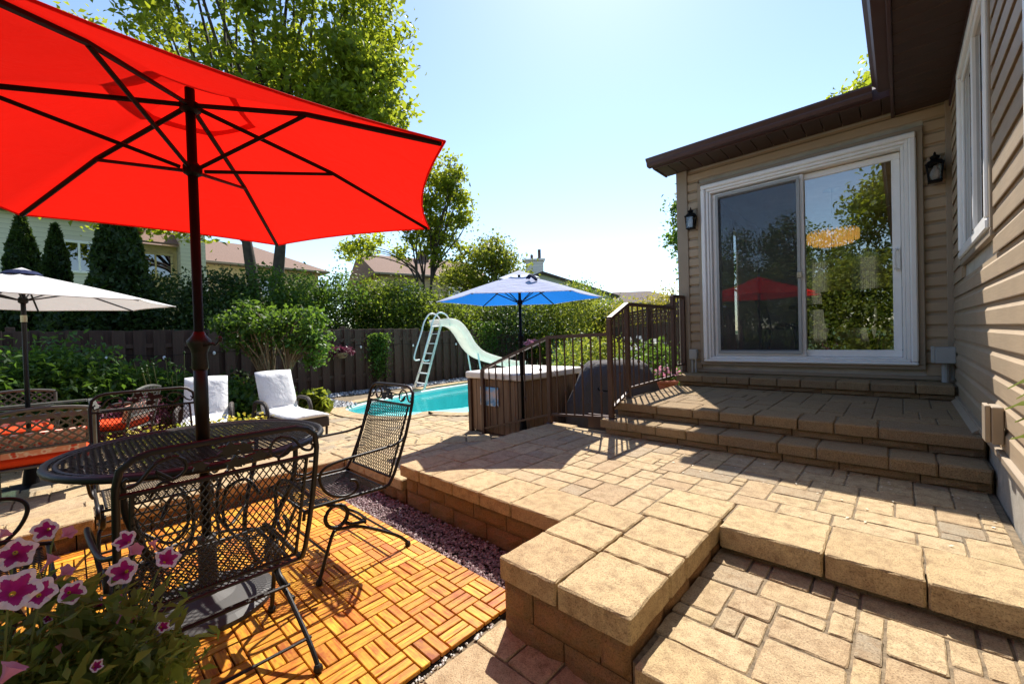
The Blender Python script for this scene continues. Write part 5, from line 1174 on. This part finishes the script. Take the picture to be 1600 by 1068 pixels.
t = thing('planter', 'terracotta planter box against the fence behind the loungers', 'planter', (-8.2, 1.85, .03)); b = MB(); b.rbox(-.2, .2, -.3, .3, 0, .42, .02); b.rbox(-.23, .23, -.33, .33, .42, .48, .01); b.build('box', 'terracotta', t)
t = thing('seed_head_plant', 'tall thin stems with round seed heads beside the umbrella pole', 'plant', (-7.3, 1.05, .03))
b = MB(); hd = MB()
for k in range(12):
    x, y, h = random.uniform(-.25, .25), random.uniform(-.4, .3), random.uniform(.75, 1.05); e = (x*1.2, y*1.2, h); b.tube([(x*.5, y*.5, 0), (x, y, h*.6), e], .005, 5); hd.lathe([(.004, -.02), (.02, 0), (.004, .02)], e, 6)
b.build('stems', 'stem', t, kind='stuff'); hd.build('seed_heads', 'leaf_green', t, kind='stuff')
t = thing('hanging_basket', 'hanging basket of purple leaves on the fence left of the slide', 'hanging basket', (-8.85, 4.05, .92)); b = MB(); b.lathe([(.06, -.12), (.13, -.04), (.14, .0)], (0, 0, 0), 14); b.build('basket', 'twig', t); C, _ = clumps([(0, 0, .03, .22, .26, .09, 1)], 30, 30, .035, .3); leaf_object('foliage', C, .06, 'leaf_purple', t); b = MB(); b.tube([(0, 0, 0), (-.1, 0, .3), (-.22, 0, .32)], .006, 5); b.build('hook', 'black_metal', t)
t = thing('hanging_basket', 'dusty purple hanging basket seen above the stair rail', 'hanging basket', (-8.2, 9.6, .9)); b = MB(); b.lathe([(.06, -.12), (.13, -.04), (.14, .0)], (0, 0, 0), 14); b.build('basket', 'twig', t); C, _ = clumps([(0, 0, .03, .2, .2, .12, 1)], 24, 30, .035, .3); leaf_object('foliage', C, .06, 'petal_pink', t)
for (y, h, w, lab) in ((5.0, 1.3, .22, 'green vine climbing the fence left of the slide ladder'), (8.6, 1.6, .55, 'green vine spilling over the fence right of the slide')):
    t = thing('climbing_vine', lab, 'vine', (-9.05, y, .03)); C = np.stack([.04+np.abs(rng.normal(size=1400))*.05, rng.normal(size=1400)*w*.6, h*(.15+.85*rng.random(1400)**.6)], 1); leaf_object('foliage', C, .07, 'leaf_green', t); b = MB(); [b.tube(smoothpath([(.03, random.uniform(-.1, .1), 0), (.03, random.uniform(-.15, .15), h*.5), (.03, random.uniform(-.2, .2), h*.9)], 3), .008, 5) for _ in range(4)]; b.build('stems', 'twig', t, fixn=False)
t = thing('yellow_flower_patch', 'low patch of yellow flowers behind the iron chair and table', 'flowers', (-5.0, .80, .16)); C, _ = clumps([(0, 0, .10, .35, .75, .10, 1)], 60, 26, .05, .2); leaf_object('foliage', C, .05, 'leaf_lime', t); C, _ = clumps([(0, 0, .19, .33, .72, .05, 1)], 60, 9, .05, .2); leaf_object('petals', C, .035, 'petal_yellow', t, upb=1, aspect=.9, fold=.1, kind='stuff'); b = MB(); b.lathe([(.34, -.15), (.36, .02)], (0, 0, 0), 10); b.build('soil', 'soil', t)
bush('rose_bush', 'leafy bush with white blossoms behind the covered grill', (-3.0, 6.3, .55), (.5, .45, .5), 2600, .07, 'leaf_green'); C, _ = clumps([(0, 0, .65, .5, .45, .45, 1)], 40, 3, .04, .8); leaf_object('blossoms', C, .06, 'petal_white', bpy.data.objects['rose_bush'], aspect=.95, fold=.1, kind='stuff')
bush('box_bush', 'bright green bush behind the railing left of the grill', (-4.6, 7.3, .55), (.8, .6, .55), 5200, .07, 'leaf_lime'); bush('box_bush', 'dark green bush at the foot of the lattice fence', (-5.8, 8.9, .5), (.8, .6, .5), 3600, .08, 'leaf_hedge')
t = thing('flower_pot', 'white pot of pink flowers behind the railing beside the house steps', 'flower pot', (-2.45, 5.75, .02)); b = MB(); b.lathe([(.12, 0), (.17, .42), (.19, .44), (.19, .47)], (0, 0, 0), 16); b.build('pot', 'terracotta', t); C, _ = clumps([(0, 0, .52, .2, .2, .1, 1)], 20, 16, .05, .4); leaf_object('foliage', C, .06, 'leaf_green', t); C, _ = clumps([(0, 0, .6, .2, .2, .07, 1)], 14, 6, .04, .4); leaf_object('blossoms', C, .05, 'petal_pink', t, aspect=.9, kind='stuff')
# trees behind the camera, mirrored in the door glass
for (x, y, h, r_, lab) in ((-5.2, -8.0, 5.0, 1.0, 'left rounded tree mirrored in the screen panel of the sliding door'), (-2.9, -8.2, 5.2, 1.0, 'middle rounded tree mirrored in the sliding door'), (-1.1, -8.0, 4.7, .9, 'right rounded tree mirrored in the sliding door near the middle frame')):
    tree('garden_tree', lab, (x, y, 0), (x, y, 2.2), [(x, y, h-1.0, r_, r_, 1.2, 2), (x+.3, y, h-2.2, r_*1.1, r_, 1.1, 2), (x-.4, y+.2, h-2.0, r_*.8, r_, 1.0, 1)], 130, 60, .22, .13, 'leaf_hedge', .14, 1, 0, 20)
tree('garden_maple', 'broad leafy tree mirrored at the right of the door glass', (1.3, -6.6, 0), (1.3, -6.6, 2.4), [(1.0, -6.6, 5.2, 1.6, 1.2, 1.3, 1), (-.2, -6.8, 5.0, .9, .9, .7, .4)], 120, 70, .3, .17, 'leaf_maple', .15, 1, 0, 20)
for x, lab in ((-5.2, 'leafy hedge mirrored at the left of the door glass'), (-3.0, 'leafy hedge mirrored at the middle of the door glass'), (-.8, 'leafy hedge mirrored at the right of the door glass')): bush('mirror_hedge', lab, (x, -5.6, 1.6), (1.4, .7, 1.8), 9000, .13, 'leaf_lime', cat='hedge')

# ------------------------------------------------------------------ foreground petunias
pet = thing('petunia_plant', 'petunias with purple star flowers edged in white at the lower left corner', 'flowers', (-1.13, -.18, .30))
b = MB(); b.lathe([(.15, -.27), (.2, -.02), (.215, 0), (.205, .01), (.18, -.02)], (0, 0, 0), 24); b.build('pot', 'terracotta', pet)
def flower_me(R0, open_=1.0, seed=0):
    rd = random.Random(seed); b = MB(); na, nr_ = 90, 26; vs = []; ph = rd.random()*6.28
    for i in range(nr_+1):
        q = i/nr_
        for k in range(na):
            a = 2*PI*k/na; lobe = 1+(.10*math.cos(5*(a-ph))+.03*math.sin(11*a+ph))*q*q; r_ = R0*(.06+.94*q**1.15)*lobe*(open_ if q > .3 else 1)
            z = -R0*1.15*(1-q)**2.6+R0*.13*q*math.sin(5*(a-ph)*1+1.2)*q+R0*.09*math.sin(9*a+ph)*q*q+R0*.04*math.sin(17*a)*q**3+(1-open_)*R0*1.1*q
            vs.append((r_*math.cos(a), r_*math.sin(a), z))
    fs = []; ms = []
    for i in range(nr_):
        for k in range(na):
            l = (k+1) % na; a = 2*PI*(k+.5)/na; q = (i+.5)/nr_; star = .56+.24*abs(math.cos(2.5*(a-ph)))**1.5+.02*math.sin(a*23)
            fs.append((i*na+k, i*na+l, (i+1)*na+l, (i+1)*na+k)); ms.append(0 if .10 < q < star else (1 if q >= star else 2))
    b.v = vs; b.f = fs; b.m = ms; me = b.mesh('flower', True)
    for m in ('petal_magenta', 'petal_rim', 'petal_yellow'): me.materials.append(MAT[m])
    return me
def bud_me(R0, seed=0):
    b = MB(); prof = [(.08, -1.5), (.12, -1.0), (.18, -.5), (.34, -.1), (.6, .25), (.8, .42)]; n_ = 20; vs = []
    for i, (r_, z) in enumerate(prof):
        for k in range(n_): a = 2*PI*k/n_; w = 1+.18*math.cos(5*a+seed)*(i/5); vs.append((R0*r_*w*math.cos(a), R0*r_*w*math.sin(a), R0*z))
    b.add(vs, [(i*n_+k, i*n_+(k+1) % n_, (i+1)*n_+(k+1) % n_, (i+1)*n_+k) for i in range(5) for k in range(n_)]); me = b.mesh('flower', True); me.materials.append(MAT['petal_pink']); return me
FL = [flower_me(.032, 1, s) for s in range(3)]+[flower_me(.026, .85, 9)]
BD = [bud_me(.024, 1), bud_me(.02, 2)]
PF = [(0.006, 0.108, 0.518, 'F', 1.15), (0.162, 0.116, 0.514, 'F', 1.25), (0.125, 0.136, 0.485, 'F', 1.0), (-0.078, 0.139, 0.523, 'F', 0.9), (-0.048, 0.248, 0.472, 'F', 0.9), (0.017, 0.308, 0.433, 'F', 1.0), (0.029, 0.238, 0.439, 'F', 1.1), (0.047, 0.172, 0.437, 'F', 0.85), (-0.005, 0.204, 0.38, 'G', 0.7), (0.162, 0.196, 0.351, 'G', 0.6), (0.087, 0.289, 0.332, 'G', 0.7), (-0.045, 0.139, 0.366, 'G', 0.5), (-0.02, 0.26, 0.454, 'B', 1), (-0.076, 0.168, 0.507, 'B', 1.1), (-0.069, 0.146, 0.467, 'B', 1), (-0.05, 0.163, 0.442, 'B', 1.1), (0.065, 0.242, 0.363, 'B', 1.1), (0.012, 0.193, 0.389, 'B', 0.8), (0.153, 0.106, 0.391, 'B', 1.3), (-0.003, 0.233, 0.375, 'B', 0.7), (-0.136, 0.084, 0.517, 'B', 0.8), (0.088, 0.154, 0.367, 'B', 0.6), (-0.03, 0.291, 0.454, 'B', 0.7)]
po_ = Vector((-1.13, -.18, .30)); stm = MB()
for i, (x, y, z, k, s) in enumerate(PF):
    p_ = Vector((x, y, z)); tc_ = (CAMP-(po_+p_)).normalized(); d = tc_+Vector((random.uniform(-.5, .5), random.uniform(-.5, .5), random.uniform(-.1, .5)))
    if k == 'B': d = Vector((random.uniform(-.6, 1), random.uniform(-.5, .8), random.uniform(.1, .8)))
    if k == 'G': d = tc_+Vector((random.uniform(-.9, .9), random.uniform(-.9, .9), .3))
    d.normalize(); me = FL[i % 3] if k == 'F' else (FL[3] if k == 'G' else BD[i % 2])
    o = link('flower', me, None, pet, p_); o.rotation_euler = d.to_track_quat('Z', 'Y').to_euler(); o.scale = (s*.66,)*3
    stm.tube(smoothpath([(x*.3, y*.4, .02), (x*.6, y*.75, z*.55), tuple(p_-d*.05)], 4), .0016, 5)
for k in range(120):
    a = random.random()*6.28; r_ = random.uniform(.02, .2); x, y = .04+r_*math.cos(a)*.9, .13+r_*math.sin(a)*.9; stm.tube(smoothpath([(x*.3, y*.4, .02), (x*.6, y*.7, .2), (x, y, random.uniform(.25, .44))], 4), .0012, 4)
stm.build('stems', 'stem', pet, kind='stuff')
C, _ = clumps([(.05, .13, .22, .2, .2, .16, 3), (.0, .1, .34, .15, .16, .1, 1), (.08, .22, .30, .1, .1, .08, 1)], 130, 22, .03, .25)
leaf_object('foliage', C, .036, 'leaf_petunia', pet, aspect=.42, upb=.4)
# leaf tips reaching in at the right edge
lp_ = thing('leafy_plant', 'long bright green leaves poking in at the right edge beside the wall', 'plant', (.30, 1.55, .165))
b = MB(); b.lathe([(.03, 0), (.042, .12), (.045, .125), (.04, .13)], (0, 0, 0), 16); b.build('pot', 'terracotta', lp_)
for (ex, ey, ez) in ((-.062, .42, .80), (-.066, .43, .735), (-.05, .41, .70), (-.054, .45, .64), (-.045, .42, .77)):
    pth = smoothpath([(0, 0, .12), (.0, .1, ez*.7), (ex*.4, ey*.6, ez+.03), (ex, ey, ez)], 4); n_ = len(pth); b = MB(); vs = []
    for i, q in enumerate(pth): w = .016*math.sin(PI*(i/(n_-1))**.8)+.0012; vs += [(q.x-w*.5, q.y, q.z-w*.9), (q.x, q.y, q.z+.003), (q.x+w*.5, q.y, q.z+w*.9)]
    b.add(vs, [(i*3+k, i*3+k+1, i*3+k+4, i*3+k+3) for i in range(n_-1) for k in range(2)]); b.build('leaf', 'leaf_lime', lp_, fixn=False, smooth=True)

# fallen bits on the terrace
C = np.stack([rng.uniform(-1.2, .3, 90), rng.uniform(2.3, 3.2, 90), np.full(90, .2895)], 1); C = C[rng.random(90) < .25+.75*(C[:, 1] > 2.7)]
o = leaf_object('leaf_litter', C, .016, 'litter', None, upb=4, aspect=.6, fold=.1, kind='stuff'); tag(o, 'pale fallen petals and seed husks scattered on the terrace near the steps', 'litter')
